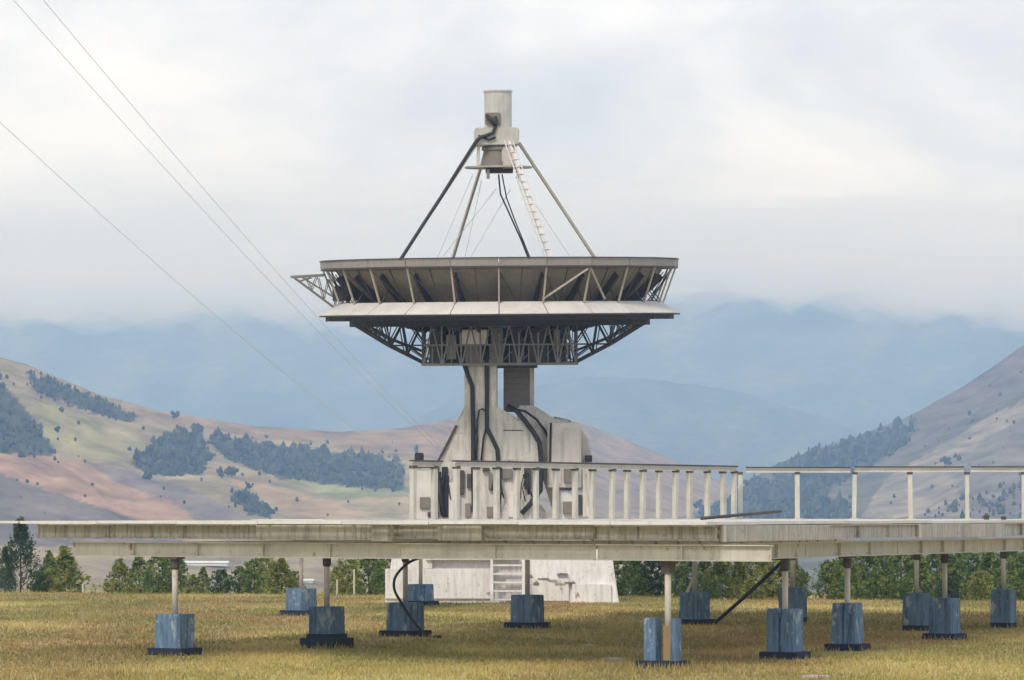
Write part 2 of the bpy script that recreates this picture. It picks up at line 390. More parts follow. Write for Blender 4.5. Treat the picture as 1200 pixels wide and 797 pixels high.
# woods on the hills
def surf_at(rows, pxs, px, py):
    j = int(min(len(pxs) - 1, max(0, round((px - pxs[0]) / (pxs[1] - pxs[0])))))
    best = None
    for r in rows:
        x, y, z, c = r[j]
        q = HY - (z - EYE) / y * F
        if best is None or abs(q - py) < best[0]: best = (abs(q - py), Vector((x, y, z)))
    return best[1]
def add_blob(V, Fc, Cc, p, h, wd, col, cone):
    k = 7; o = len(V); rr = random.random; tint = 0.55 + 1.1 * rr()
    lv = [(0.0, 0.5), (0.2, 1.0), (0.55, 0.62), (0.85, 0.25)] if cone else [(0.0, 0.5), (0.3, 1.0), (0.65, 0.95), (0.9, 0.5)]
    for z, s_ in lv:
        for j in range(k):
            a_ = 6.283 * (j + 0.5 * rr()) / k; q = wd / 2 * s_ * (0.55 + 0.8 * rr())
            V.append((p.x + q * math.cos(a_), p.y + q * math.sin(a_), p.z + h * (z + 0.12 * (rr() - 0.5))))
            Cc.append(tuple(c * (0.7 + 0.6 * rr()) * tint for c in col))
    V.append((p.x, p.y, p.z + h * (0.95 + 0.15 * rr()))); Cc.append(tuple(c * tint * 1.2 for c in col))
    n = len(lv)
    for i in range(n - 1):
        for j in range(k):
            Fc.append((o + i * k + j, o + i * k + (j + 1) % k, o + (i + 1) * k + (j + 1) % k, o + (i + 1) * k + j))
    for j in range(k): Fc.append((o + (n - 1) * k + j, o + (n - 1) * k + (j + 1) % k, o + n * k))
def wood(poly, rows, pxs, count, label, hpx=(7, 13), cone=0.4, col=(0.045, 0.052, 0.030)):
    V, Fc, Cc = [], [], []
    xs = [p[0] for p in poly]; ys = [p[1] for p in poly]; n = 0; tries = 0
    while n < count and tries < count * 30:
        tries += 1
        x = random.uniform(min(xs), max(xs)); y = random.uniform(min(ys), max(ys))
        if not inpoly(poly, x, y): continue
        if random.random() < .22: x += random.gauss(0, 9); y += random.gauss(0, 5)
        if y < interp(ridgeL if rows is rowsL else ridgeR, x) + 4: continue
        if fbm(x, y, 0.06, 3, 77) < -0.12 - 0.2 * random.random(): continue
        p = surf_at(rows, pxs, x, y); s_ = p.y / F
        h = random.uniform(hpx[0] * .45, hpx[1] * .72) * random.uniform(.6, 1.35) * s_; add_blob(V, Fc, Cc, p - Vector((0, 0, 0.1 * h)), h, h * random.uniform(0.5, 0.9), col, random.random() < cone); n += 1
    me = bpy.data.meshes.new('wood'); me.from_pydata(V, [], Fc); me.materials.append(M['wood']); set_cols(me, np.array(Cc))
    tag(link('wood', me), label, 'wood', kind='stuff')
wood([(-300,400),(0,448),(20,470),(45,500),(66,530),(40,534),(0,531),(-300,510)], rowsL, pxL, 1100, 'dark wood filling the hillside hollow above the pink field', cone=0.2)
wood([(30,434),(60,446),(100,462),(162,490),(150,496),(90,478),(40,456)], rowsL, pxL, 260, 'thin line of dark trees just below the hill crest', hpx=(6, 10))
wood([(155,540),(180,525),(200,508),(238,503),(242,540),(238,556),(200,558),(160,550)], rowsL, pxL, 420, 'dense dark grove between the tan fields', hpx=(10, 17))
wood([(245,510),(330,524),(470,540),(476,574),(430,572),(330,560),(262,538)], rowsL, pxL, 1000, 'long dark band of wood across the hill', hpx=(8, 13), cone=0.3)
wood([(268,580),(290,578),(318,598),(316,606),(292,604)], rowsL, pxL, 130, 'small dark copse above the deck on the lower slope', hpx=(8, 12))
wood([(905,556),(935,536),(1000,518),(1060,500),(1075,506),(1050,530),(1010,552),(960,580),(900,590)], rowsR, pxR, 800, 'hazy dark wood on the spur of the brown hill', hpx=(9, 17), cone=0.7)
wood([(815,604),(880,560),(960,576),(1000,600),(1005,612),(820,612)], rowsR, pxR, 620, 'dark wood at the foot of the brown hill seen through the frames', hpx=(9, 16), cone=0.6)
wood([(1080,606),(1150,575),(1200,560),(1260,560),(1300,612)], rowsR, pxR, 170, 'scattered dark trees low on the brown hill', hpx=(7, 12))
wood([(-100,400),(60,445),(240,495),(480,508),(480,606),(-100,606)], rowsL, pxL, 75, 'tiny scattered shrubs dotting the fields of the tan hill', hpx=(2.5, 9), cone=0.1)
wood([(930,540),(1060,500),(1260,400),(1260,606),(850,606)], rowsR, pxR, 75, 'tiny scattered shrubs dotting the brown hill', hpx=(2.5, 9), cone=0.1)
for i, (px, py, h) in enumerate([(258,560,14),(272,558,15),(257,580,16),(292,575,10),(206,492,11),(70,508,9),(28,495,8),(340,548,10),(1110,546,14),(820,556,14),(870,553,17)]):
    rws, pq = (rowsL, pxL) if px < 700 else (rowsR, pxR)
    p = surf_at(rws, pq, px, py); s_ = p.y / F; V, Fc, Cc = [], [], []
    add_blob(V, Fc, Cc, p + Vector((0, 0, 0.12 * h * s_)), h * s_ * .7, h * s_ * 0.3, (0.035, 0.045, 0.025), False)
    for _ in range(12):
        add_blob(V, Fc, Cc, p + Vector((random.uniform(-.5, .5), random.uniform(-.4, .4), random.uniform(0.1, .75))) * h * s_ * 0.85, h * s_ * random.uniform(.22, .4), h * s_ * random.uniform(.2, .42), (0.035, 0.045, 0.025), False)
    tr = empty('hill_tree', p); me = bpy.data.meshes.new('crown'); me.from_pydata([tuple(Vector(v) - p) for v in V], [], Fc); me.materials.append(M['wood']); set_cols(me, np.array(Cc))
    link('crown', me, tr); MB().tube([(0, 0, -1), (0, 0, h * s_ * 0.4)], 0.25, 5).build('trunk', M['bark'], tr)
    tag(tr, 'lone dark tree standing apart on the distant field slope' if px < 700 else 'lone dark tree rising above the brown hill woods', 'tree', 'lone trees on the tan hill' if px < 700 else 'lone trees on the brown hill')

# far greenhouses on the valley floor
def greenhouse(px0, px1, py, label, hp=4.2):
    a_ = surf_at(rowsL, pxL, px0, py); d = a_.y; ln = (px1 - px0) * d / F; h = hp * d / F
    o = empty('greenhouse', (a_.x, d, a_.z - .3)); h += .3
    MB().box((ln / 2, 3, h * 0.3), (ln, 6, h * 0.6)).build('wall', M['white'], o)
    mb = MB(); mb.add([(-.3, -.3, h * .61), (ln + .3, -.3, h * .61), (ln + .3, 3, h), (-.3, 3, h), (-.3, 6.3, h * .61), (ln + .3, 6.3, h * .61)], [(0, 1, 2, 3), (3, 2, 5, 4), (0, 3, 4), (1, 5, 2), (0, 4, 5, 1)])
    mb.build('roof', M['white'], o); tag(o, label, 'greenhouse')
greenhouse(214, 268, 663, 'long low white greenhouse far behind the lone pier\'s post')
greenhouse(346, 364, 682, 'short low white greenhouse behind the pale blue pier', 3.2)

# ------------------------------------------------------------------ grass blades
PIERS = {  # name: (px, py of ground contact, py of block top)
 'A': (205, 768, 720), 'B': (383, 759, 710), 'C': (475, 746, 706), 'P': (353, 721.5, 690), 'D': (493, 710, 685), 'E': (618, 736, 697), 'F': (776, 783, 724),
 'G': (814, 731, 693), 'H': (920, 773, 714), 'I': (929, 729, 688), 'J': (993, 764, 708), 'K': (1074, 739, 695), 'L': (1107, 749, 700), 'M': (1176, 735, 690)}
PIERXY = [((v[0] - 600) / F * dground(v[1]), dground(v[1])) for v in PIERS.values()]
def make_grass(n):
    d = 66 + (146 - 66) * rng.random(n) ** 1.15
    px = rng.uniform(-60, 1260, n); x = (px - 600) / F * d
    V = np.zeros((n, 3, 3)); Cc = np.zeros((n, 3, 3)); keep = np.ones(n, bool)
    for i in range(n):
        xi, di = x[i], d[i]; e_ = edge_d(px[i])
        if di > e_ + 1.5: keep[i] = False; continue
        if any((xi - q[0]) ** 2 + (di - q[1]) ** 2 < .36 for q in PIERXY) or (-4.5 < xi < 3.7 and 127 < di < 135.5): keep[i] = False; continue
        z = ground_z(xi, di); tall = max(0, fbm(xi, di, 0.5, 2, 31) + 0.25)
        h = (0.03 + 0.06 * rng.random() + 0.15 * tall ** 2 * rng.random()) * (1.15 if di < 76 else 1)
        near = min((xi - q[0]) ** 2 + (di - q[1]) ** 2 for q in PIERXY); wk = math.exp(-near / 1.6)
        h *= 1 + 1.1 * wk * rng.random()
        a_ = rng.uniform(0, 6.283); wd = 0.014 + 0.014 * rng.random(); lean = h * rng.normal(0, 0.35, 2)
        dx, dy = math.cos(a_) * wd, math.sin(a_) * wd
        V[i] = ((xi - dx, di - dy, z - 0.02), (xi + dx, di + dy, z - 0.02), (xi + lean[0], di + lean[1], z + h))
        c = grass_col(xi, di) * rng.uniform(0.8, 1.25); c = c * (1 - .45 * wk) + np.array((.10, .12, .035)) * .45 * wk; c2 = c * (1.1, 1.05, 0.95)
        Cc[i] = (c * 0.85, c * 0.85, c2)
    V = V[keep].reshape(-1, 3); Cc = Cc[keep].reshape(-1, 3); m_ = len(V) // 3
    me = bpy.data.meshes.new('grass'); me.vertices.add(m_ * 3); me.vertices.foreach_set('co', V.ravel())
    me.loops.add(m_ * 3); me.loops.foreach_set('vertex_index', np.arange(m_ * 3)); me.polygons.add(m_)
    me.polygons.foreach_set('loop_start', np.arange(0, m_ * 3, 3)); me.update(calc_edges=True)
    me.materials.append(M['grass_blade']); set_cols(me, Cc)
    tag(link('grass', me), 'short dry yellow and green grass of the field', 'grass', kind='stuff')
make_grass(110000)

# ------------------------------------------------------------------ satellite dish
D0 = 131.25; S = D0 / F                                   # metres per photo pixel at the dish axis
AX = (586 - 600) * S
def ZY(py): return EYE + (HY - py) * S
def XP(px): return (px - 586) * S
dish = empty('satellite_dish', (AX, D0, 0))
tag(dish, 'large weathered dish antenna on a white pedestal, its bowl facing upward', 'satellite dish')
# base: battered concrete plinth with stairs
bz = ZY(640)
mb = MB(); hw, hd = 3.9, 3.75
mb.add([(-hw + .05, -hd, -.3), (hw + .1, -hd, -.3), (hw + .1, hd, -.3), (-hw + .05, hd, -.3),
        (-hw + .36, -hd + .25, bz), (hw - .2, -hd + .25, bz), (hw - .2, hd - .25, bz), (-hw + .36, hd - .25, bz)],
       [(3, 2, 1, 0), (4, 5, 6, 7), (0, 1, 5, 4), (1, 2, 6, 5), (2, 3, 7, 6), (3, 0, 4, 7)])
base = mb.build('concrete_base', M['base_white'], dish, bevel=0.03)
MB().box((-2.0, -hd + .02, 0.62), (3.6, 0.16, 1.0)).build('panel', M['base_white'], base, bevel=.015)
MB().box((1.25, -hd + .03, 0.42), (2.1, 0.14, 0.75)).build('panel', M['base_white'], base, bevel=.015)
MB().box((3.05, -hd + .02, 0.30), (1.3, 0.20, 0.62)).build('panel', M['base_white'], base, bevel=.015)
MB().box((-.9, -hd + .05, 1.45), (3.1, 0.35, 0.09)).build('ledge', M['base_white'], base, bevel=.01)
MB().box((-2.55, -hd + .08, 1.40), (.62, .18, .55)).build('panel', M['base_white'], base, bevel=.01)
for cx, cz in ((2.0, .62), (1.75, .72), (2.3, .66), (1.45, .78), (2.62, .5), (2.8, .44), (1.2, .62), (-.35, .3), (2.1, .95), (3.2, .22), (-2.9, .5), (.95, .9)):   # spalled patches
    cw_, ch = random.uniform(.14, .5), random.uniform(.06, .15); rr = [random.uniform(.35, 1.15) for _ in range(15)]
    pts = [(cx + cw_ * .5 * math.cos(a_) * r, cz + ch * .5 * math.sin(a_) * r) for r, a_ in zip(rr, np.linspace(0, 6.283, 16)[:-1])]
    MB().prism(pts, -hd - .066, -hd + .2).build('spalled_patch', M['column_grey' if random.random() < .4 else 'stone'], base)
st = empty('stairs', (0, 0, 0)); st.parent = dish
sx0, sx1 = XP(577), XP(613)
for i in range(6):
    z = .12 + i * .28; y = -hd - 1.15 + i * .2
    MB().box(((sx0 + sx1) / 2, y, z), (sx1 - sx0 - .1, .26, .05)).build('tread', M['base_white'], st)
for x in (sx0, sx1):
    MB().bar((x, -hd - 1.3, -.15), (x, -hd + .12, 1.85), .09, .22).build('stringer', M['cabinet'], st, bevel=.008)
# pedestal: main housing with left column
def front(poly, y0, y1, name, mat, par=dish, bevel=.05):
    return MB().prism([(XP(a), ZY(b)) for a, b in poly], y0, y1).build(name, mat, par, bevel=bevel)
front([(489,642),(491,566),(499,560),(514,560),(516,541),(525,515),(541,487),(545,478),(545,442),(547,424),(583,424),(583,478),(600,488),(625,507),(632,528),(634,560),(632,584),(621,612),(621,642)], -1.9, 1.0, 'pedestal_housing', M['pedestal'])
front([(600,642),(640,642),(640,600),(632,590),(600,590)], -1.0, 1.4, 'pedestal_leg', M['pedestal'])
front([(606,476),(626,476),(648,490),(668,496),(683,507),(691,526),(694,552),(695,642),(652,642),(652,612),(645,588),(636,560),(620,520),(606,500)], -.75, 1.7, 'bearing_housing', M['pedestal'], bevel=.07)
rc = MB().prism([(XP(590), ZY(424)), (XP(626), ZY(424)), (XP(626), ZY(482)), (XP(590), ZY(482))], -.25, 1.05).build('column', M['column_grey'], dish, bevel=.03)  # dark grey carries the column's shade
for i in range(7):
    MB().box(((XP(590) + XP(620)) / 2, -.262, ZY(432 + i * 7.2)), (XP(620) - XP(590), .03, .17)).build('louvre', M['column_grey'], rc)
MB().box((XP(623.3), -.262, ZY(453)), (.15, .05, 1.65)).build('lit_edge_strip', M['pedestal'], rc)  # pale strip paints the column's sunlit right edge
cab = front([(641,572),(641,500),(645,497),(678,497),(680,500),(680,572)], -1.55, -.78, 'cabinet', M['cabinet'], bevel=.03)
MB().box((XP(650), -1.57, ZY(535)), (.42, .03, 1.9)).build('door', M['cabinet'], cab, bevel=.008)
MB().box((XP(669), -1.57, ZY(535)), (.52, .03, 1.9)).build('door', M['cabinet'], cab, bevel=.008)
# curved duct on the right shoulder
MB().tube([(XP(648), -.3, ZY(494)), (XP(664), -.3, ZY(497)), (XP(676), -.3, ZY(504)), (XP(685), -.3, ZY(517)), (XP(688), -.3, ZY(535)), (XP(688), -.3, ZY(562))], .17, 12).build('duct', M['pedestal'], dish, smooth=True)
MB().box((XP(689), -1.0, ZY(538)), (.24, .3, .22)).build('junction_box', M['rubber'], dish, bevel=.01)
# lower equipment in front of the housing
for (x0, y0, x1, y1, mt_, dep) in ((486,553,512,640,'cabinet',-2.3), (527,566,538,640,'cabinet',-2.1), (571,594,586,606,'column_grey',-2.05), (573,556,582,574,'column_grey',-2.02), (546,590,552,606,'column_grey',-2.0), (659,588,672,602,'column_grey',-1.7), (494,583,506,596,'column_grey',-2.42), (655,575,694,640,'base_white',-1.3)):
    MB().box(((XP(x0) + XP(x1)) / 2, dep + .15, (ZY(y0) + ZY(y1)) / 2), (XP(x1) - XP(x0), .42, ZY(y0) - ZY(y1))).build('equipment_box', M[mt_], dish, bevel=.015)
for (x0, y0, x1, y1, mt_, dep) in ((519,548,526,606,'rubber',-2.0), (540,552,545,580,'steel',-2.0), (566,549,574,553,'steel',-2.05), (588,550,600,562,'column_grey',-2.0), (596,575,606,606,'cabinet',-2.15), (660,549,676,566,'column_grey',-1.75), (682,550,690,606,'pedestal',-1.45), (503,600,516,606,'steel',-2.45), (548,556,553,572,'steel',-2.0), (614,548,622,574,'steel',-2.02), (676,580,681,604,'steel',-1.5)):
    MB().box(((XP(x0) + XP(x1)) / 2, dep + .12, (ZY(y0) + ZY(y1)) / 2), (XP(x1) - XP(x0), .3, ZY(y0) - ZY(y1))).build('equipment_box', M[mt_], dish, bevel=.012)
cm = MB().box((XP(493), -2.1, ZY(537)), (.3, .42, .3)).build('floodlight', M['rubber'], dish, bevel=.03)
MB().box((XP(497), -2.05, ZY(546)), (.5, .4, .2)).build('bracket', M['bracket'], cm)
MB().tube([(XP(512), -2.0, ZY(640)), (XP(513), -2.0, ZY(545)), (XP(528), -1.97, ZY(516)), (XP(536), -1.97, ZY(500))], .045, 6).build('conduit', M['steel'], dish)
for (x0, y0, x1, y1) in ((548,430,568,452),(548,457,552,476),(575,430,582,452),(575,458,582,477),(590,495,612,540),(526,528,548,541),(588,505,626,506.5),(530,508,552,509.5)):
    MB().box(((XP(x0) + XP(x1)) / 2, -1.905, (ZY(y0) + ZY(y1)) / 2), (XP(x1) - XP(x0), .03, ZY(y0) - ZY(y1))).build('cover_plate', M['pedestal'], dish, bevel=.006)
# cables
def cable(pts, r, y=-2.0, name='cable', mat='rubber'):
    q = [(XP(a), (c[0] if c else y), ZY(b)) for a, b, *c in pts]
    return MB().tube(q, r * S, 7).build(name, M[mat], dish, smooth=True)
cable([(541,415),(544,428),(549,442),(554,455),(555,500),(555,545),(556,600)], 2.7)
cable([(570,410),(571,430),(571,470),(571,503),(577,515),(583,528),(584,545),(584,600)], 2.6)
cable([(571,500),(567,515),(564,545)], 1.2); cable([(559,545),(560,495),(562,483),(566,481),(570,484)], 1.0)
cable([(556,500),(560,515),(558,545)], 1.2)
cable([(596,478,-1.6),(606,484,-2.0),(616,496,-2.05),(625,508,-2.05),(632,520,-2.05),(634,545,-2.05),(633,575,-2.05),(622,590,-2.05),(611,602,-2.05)], 3.0)
cable([(600,481,-1.9),(615,483,-1.3),(628,492,-1.0),(638,505,-1.0),(645,520,-1.0)], 1.5)
cable([(645,497,-1.62),(644,545,-1.62),(652,560,-1.62),(653,605,-1.62)], 1.3)
cable([(516,560,-2.2),(517,580,-2.3),(520,604,-2.2)], 2.5); cable([(585,548,-2.1),(580,558,-2.1),(577,575,-2.1)], 1.2)
for k in range(14):
    a_ = (random.choice((random.uniform(514, 530), random.uniform(570, 590), random.uniform(606, 634))), random.uniform(548, 560)); b_ = (a_[0] + random.uniform(-7, 7), a_[1] + random.uniform(18, 44))
    cable([(a_[0], a_[1], -2.08), ((a_[0] + b_[0]) / 2 + random.uniform(-5, 5), (a_[1] + b_[1]) / 2, -2.2), (b_[0], b_[1], -2.08)], random.uniform(.6, 1.5))

# ---- bowl assembly; its own frame: z = 0 at the drum's lower rim, tilted slightly towards the viewer
TILT = Matrix.Translation((0, 0, ZY(427))) @ Matrix.Rotation(R(2.9), 4, 'X') @ Matrix.Rotation(R(-0.45), 4, 'Y')
def zl(py): return (427 - py) * S
NS = 24; DA = 2 * math.pi / NS
def part(name, me, k=0, off=0.0):
    o = link(name, me, dish); o.matrix_local = TILT @ Matrix.Rotation(k * DA + off, 4, 'Z'); return o
def pol(r, a_, z): return Vector((r * math.sin(a_), -r * math.cos(a_), z))
def wedge(r0, z0, r1, z1, th, a0, a1, nr=1, func=None):
    """solid plate between two radii and two angles"""
    mb = MB(); top = []; 
    for i in range(nr + 1):
        t_ = i / nr; r = r0 + (r1 - r0) * t_; z = func(r) if func else z0 + (z1 - z0) * t_
        top.append((pol(r, a0, z), pol(r, a1, z)))
    V = []; n = nr + 1
    for a_, b_ in top: V += [a_, b_]
    for a_, b_ in top: V += [a_ - Vector((0, 0, th)), b_ - Vector((0, 0, th))]
    o = 2 * n; fs = []
    for i in range(nr):
        fs.append((2 * i, 2 * i + 1, 2 * i + 3, 2 * i + 2)); fs.append((o + 2 * i + 2, o + 2 * i + 3, o + 2 * i + 1, o + 2 * i))
        fs.append((2 * i + 2, o + 2 * i + 2, o + 2 * i, 2 * i)); fs.append((2 * i + 1, o + 2 * i + 1, o + 2 * i + 3, 2 * i + 3))
    fs += [(0, o, o + 1, 1), (2 * nr + 1, o + 2 * nr + 1, o + 2 * nr, 2 * nr)]
    return mb.add(V, fs)
def para(r): return zl(384) + ((r / S) / 190) ** 3.2 * 68 * S
g = DA * 0.006
def wm(*a_, mat, name, **k): return wedge(*a_, **k).mesh(name, M[mat])
me_ri = wm(18 * S, 0, 112 * S, 0, .06, g, DA - g, nr=4, func=para, mat='reflector', name='reflector_panel')
me_ro = wm(112.6 * S, 0, 190 * S, 0, .06, g, DA - g, nr=5, func=para, mat='reflector', name='reflector_panel')
me_rim = MB()
z0, z1 = zl(319), zl(306)
def ring_seg(r0, r1, za, zb, a0, a1):
    V = [pol(r, a_, z) for z in (za, zb) for r, a_ in ((r0, a0), (r1, a0), (r1, a1), (r0, a1))]
    return MB().add(V, [(3, 2, 1, 0), (4, 5, 6, 7), (0, 1, 5, 4), (1, 2, 6, 5), (2, 3, 7, 6), (3, 0, 4, 7)])
CO = 1 / math.cos(DA / 2)
rimb = ring_seg(206.5 * S, 209.5 * S, zl(314.2), zl(306.6), 0.002, DA - 0.002).mesh('rim_panel', M['rim'])
lip = MB()
for s_ in (ring_seg(205.5 * S, 210.6 * S, zl(306.4), zl(304.8), 0, DA), ring_seg(188.5 * S, 209.2 * S, zl(316.4), zl(314.5), 0, DA)): lip.add(s_.v, s_.f)
lip_me = lip.mesh('rim_flange', M['steel'])
brim_me = wm(188 * S, zl(354.5), 211.5 * S, zl(367.5), .025, g * 1.5, DA - g * 1.5, mat='brim', name='brim_panel')
fas = ring_seg(209.3 * S, 211.3 * S, zl(370.4), zl(368.7), 0, DA); fas2 = ring_seg(176 * S, 204 * S, zl(375.4), zl(369.4), 0, DA); fas.add(fas2.v, fas2.f)
fas3 = ring_seg(166 * S, 176 * S, zl(382), zl(375), 0, DA); fas.add(fas3.v, fas3.f)
fas_me = fas.mesh('brim_fascia', M['hub_dark'])  # the shadow below the brim is in this dark colour
# one strut between rim and brim, one dark backing rib, one radial truss, one drum bay
strut = MB().bar(pol(206 * S, 0, zl(316)), pol(191.5 * S, 0, zl(356)), 1.8 * S, 1.8 * S).mesh('strut', M['leg'])
rib = MB(); pr_ = [r * S for r in (88, 105, 125, 145, 160, 175, 189)]
for a_, b_ in zip(pr_[:-1], pr_[1:]):
    p_, q_ = pol(a_, 0, para(a_) - .22), pol(b_, 0, para(b_) - .20); rib.bar(p_, q_, .07, .24, up=Vector((0, 0, 1)))
rib_me = rib.mesh('backing_rib', M['steel'])
tr = MB(); T_ = lambda r, y, a_=0: pol(r * S, a_, zl(y))
for (a_, b_, w_) in (((174,378),(132,404),2.3), ((132,404),(89,426),2.3), ((174,378),(89,378),1.8), ((162,379),(132,396),1.5), ((132,396),(90,412),1.5), ((132,404),(89,404),1.4),
                     ((160,378),(150,393),1.2), ((150,393),(140,378),1.2), ((140,378),(132,404),1.4), ((132,404),(118,378),1.4), ((118,378),(112,414),1.4), ((112,414),(94,378),1.4), ((112,404),(89,420),1.1), ((108,378),(91,402),1.1), ((152,378),(132,404),1.0),
                     ((174,376),(189,354),1.6), ((150,378),(162,360),1.4), ((189,354),(150,356),1.4), ((150,356),(110,372),1.4), ((150,356),(150,378),1.2), ((189,354),(165,378),1.3), ((130,364),(118,378),1.2), ((189,355),(176,337),1.2), ((150,358),(176,338),1.2)):
    tr.bar(T_(*a_), T_(*b_), w_ * S, w_ * S)
trn_me = tr.mesh('rib_truss', M['steel'])
# cross bracing to the next truss
tr.bar(T_(132,404), T_(132,404,DA), 1.6 * S, 1.6 * S); tr.bar(T_(174,379), T_(132,404,DA), 1.0 * S, 1.0 * S); tr.bar(T_(132,378), T_(132,404,DA), 1.1 * S, 1.1 * S)
tr.bar(T_(110,378), T_(110,378,DA), 1.4 * S, 1.4 * S); tr.bar(T_(150,356), T_(150,356,DA), 1.3 * S, 1.3 * S); tr.bar(T_(112,414), T_(112,414,DA), 1.2 * S, 1.2 * S); tr.bar(T_(150,378), T_(150,378,DA), 1.3 * S, 1.3 * S)
tr_me = tr.mesh('rib_truss', M['steel'])
def hub_side(half, depth):
    """one lattice side of the square hub frame, facing the viewer"""
    mb = MB(); B_ = lambda x, y, dd=0: Vector((x * S, -(depth - dd) * S, zl(y)))
    for y, w_ in ((378, 3), (403.5, 1.8), (426, 3)): mb.bar(B_(-half, y), B_(half, y), w_ * S, w_ * S)
    n = 8
    for i in range(n + 1):
        x = -half + 2 * half * i / n; mb.bar(B_(x, 378), B_(x, 426), 1.9 * S, 1.9 * S)
        if i < n:
            x2 = x + 2 * half / n; xm = (x + x2) / 2
            mb.bar(B_(x + 1, 425), B_(xm, 380), 1.7 * S, 1.7 * S); mb.bar(B_(xm, 380), B_(x2 - 1, 425), 1.7 * S, 1.7 * S); mb.bar(B_(xm, 403), B_(xm, 426), 1.2 * S, 1.2 * S)
            mb.bar(B_(x, 403, 12), B_(x2, 380, 14), 1.4 * S, 1.4 * S); mb.bar(B_(x, 426, 12), B_(x2, 403, 14), 1.4 * S, 1.4 * S)
    rd = random.Random(int(half * 7 + depth))
    for i in range(26):
        x = rd.uniform(-half + 2, half - 2); y0_ = rd.choice((380, 403)); mb.bar(B_(x, y0_, rd.uniform(6, 26)), B_(x + rd.choice((0, 0, 6, -6)), y0_ + rd.uniform(14, 23), rd.uniform(6, 26)), rd.uniform(.8, 2.2) * S, 1.2 * S)
    return mb
for k, (h_, dp) in enumerate(((89, 72), (72, 89), (89, 72), (72, 89))): part('hub_frame', hub_side(h_, dp).mesh('hub_frame', M['steel_light']), 0, k * math.pi / 2)
tru = MB()
for (a_, b_, w_) in (((174,376),(189,354),1.6), ((150,378),(162,360),1.4), ((189,354),(150,356),1.4), ((150,356),(110,372),1.4), ((150,356),(150,378),1.2), ((189,354),(165,378),1.3), ((130,364),(118,378),1.2), ((189,355),(176,337),1.2), ((150,358),(176,338),1.2), ((174,377),(89,377),1.6)): tru.bar(T_(*a_), T_(*b_), w_ * S, w_ * S)
tru_me = tru.mesh('rib_truss', M['steel'])
st2_me = MB().bar(pol(203 * S, DA / 2, zl(317)), pol(176 * S, DA / 2, zl(358)), 1.1 * S, 1.1 * S).bar(pol(201 * S, 0, zl(320)), pol(172 * S, DA / 2, zl(358)), .9 * S, .9 * S).mesh('strut', M['steel'])
for k in range(NS):
    part('reflector_panel', me_ri, k); part('reflector_panel', me_ro, k); part('rim_panel', rimb, k); part('rim_flange', lip_me, k)
    part('brim_panel', brim_me, k); part('brim_fascia', fas_me, k); part('strut', strut, k); part('strut', st2_me, k); part('backing_rib', rib_me, k)
    sa = abs(math.sin(k * DA)); part('rib_truss', tru_me if sa < .9 else trn_me if k in (7, 19) else tr_me, k)
part('hub', MB().box((0, 0, zl(399)), (150 * S, 112 * S, 52 * S)).mesh('hub', M['hub_dark'], bevel=.05))  # solid core, coloured dark as the hub's shaded interior
for x0, x1, y0, y1, dp, mt_ in ((540, 572, 386, 404, 66, 'pedestal'), (545, 566, 404, 426, 63, 'column_grey'), (505, 520, 384, 424, 62, 'steel'), (524, 536, 392, 420, 61, 'rim'), (600, 612, 384, 426, 62, 'steel'), (620, 640, 384, 424, 61, 'steel'), (648, 656, 386, 412, 62, 'rim'), (576, 590, 384, 426, 61, 'rim')):
    part('counterweight', MB().box((XP((x0 + x1) / 2), -dp * S, (zl(y0) + zl(y1)) / 2), ((x1 - x0) * S, 12 * S, (y1 - y0) * S)).mesh('counterweight', M[mt_], bevel=.015))
part('bottom_plate', MB().box((XP(588), 0, -.06), (XP(629) - XP(546), 2.4, .12)).mesh('bottom_plate', M['steel']))
# odd long braces seen on the right front
part('brace', MB().bar(T_(207,318,R(29)), T_(190,352,R(15)), 2.2 * S, 2.2 * S).mesh('brace', M['leg']))
part('brace', MB().bar(T_(207,318,R(30)), T_(190,352,R(39)), 1.8 * S, 1.8 * S).mesh('brace', M['leg']))
part('pipe', MB().tube([T_(160,344,a_) for a_ in np.linspace(R(-25), R(75), 14)], 1.0 * S, 6).mesh('pipe', M['steel_light']))
# side bracket on the left
sb = MB(); bx = lambda px, py, y: Vector((XP(px), y, zl(py)))
for y in (-.55, .55):
    for (a_, b_, w_) in (((343,323),(382,321),2.6), ((346,324),(396,362),1.7), ((356,324),(400,352),1.2), ((352,328),(366,324),1), ((366,338),(372,323),1), ((366,338),(360,324),1), ((380,349),(386,326),1), ((380,349),(374,324),1), ((386,326),(400,350),1.3), ((392,360),(400,330),1)):
        sb.bar(bx(*a_, y), bx(*b_, y), w_ * S, w_ * S)
for (x_, y_) in ((343,323),(358,322),(372,322),(362,335),(378,347),(392,358)): sb.bar(bx(x_, y_, -.55), bx(x_, y_, .55), 1.2 * S, 1.2 * S)
part('side_bracket', sb.mesh('side_bracket', M['steel_light']))
part('bracket_platform', MB().box((XP(362), 0, zl(321.6)), (1.1, 1.1, .04)).mesh('bracket_platform', M['brim']))
part('control_box', MB().box((XP(403), -1.0, zl(343)), (.62, .4, .5)).mesh('control_box', M['steel'], bevel=.02))
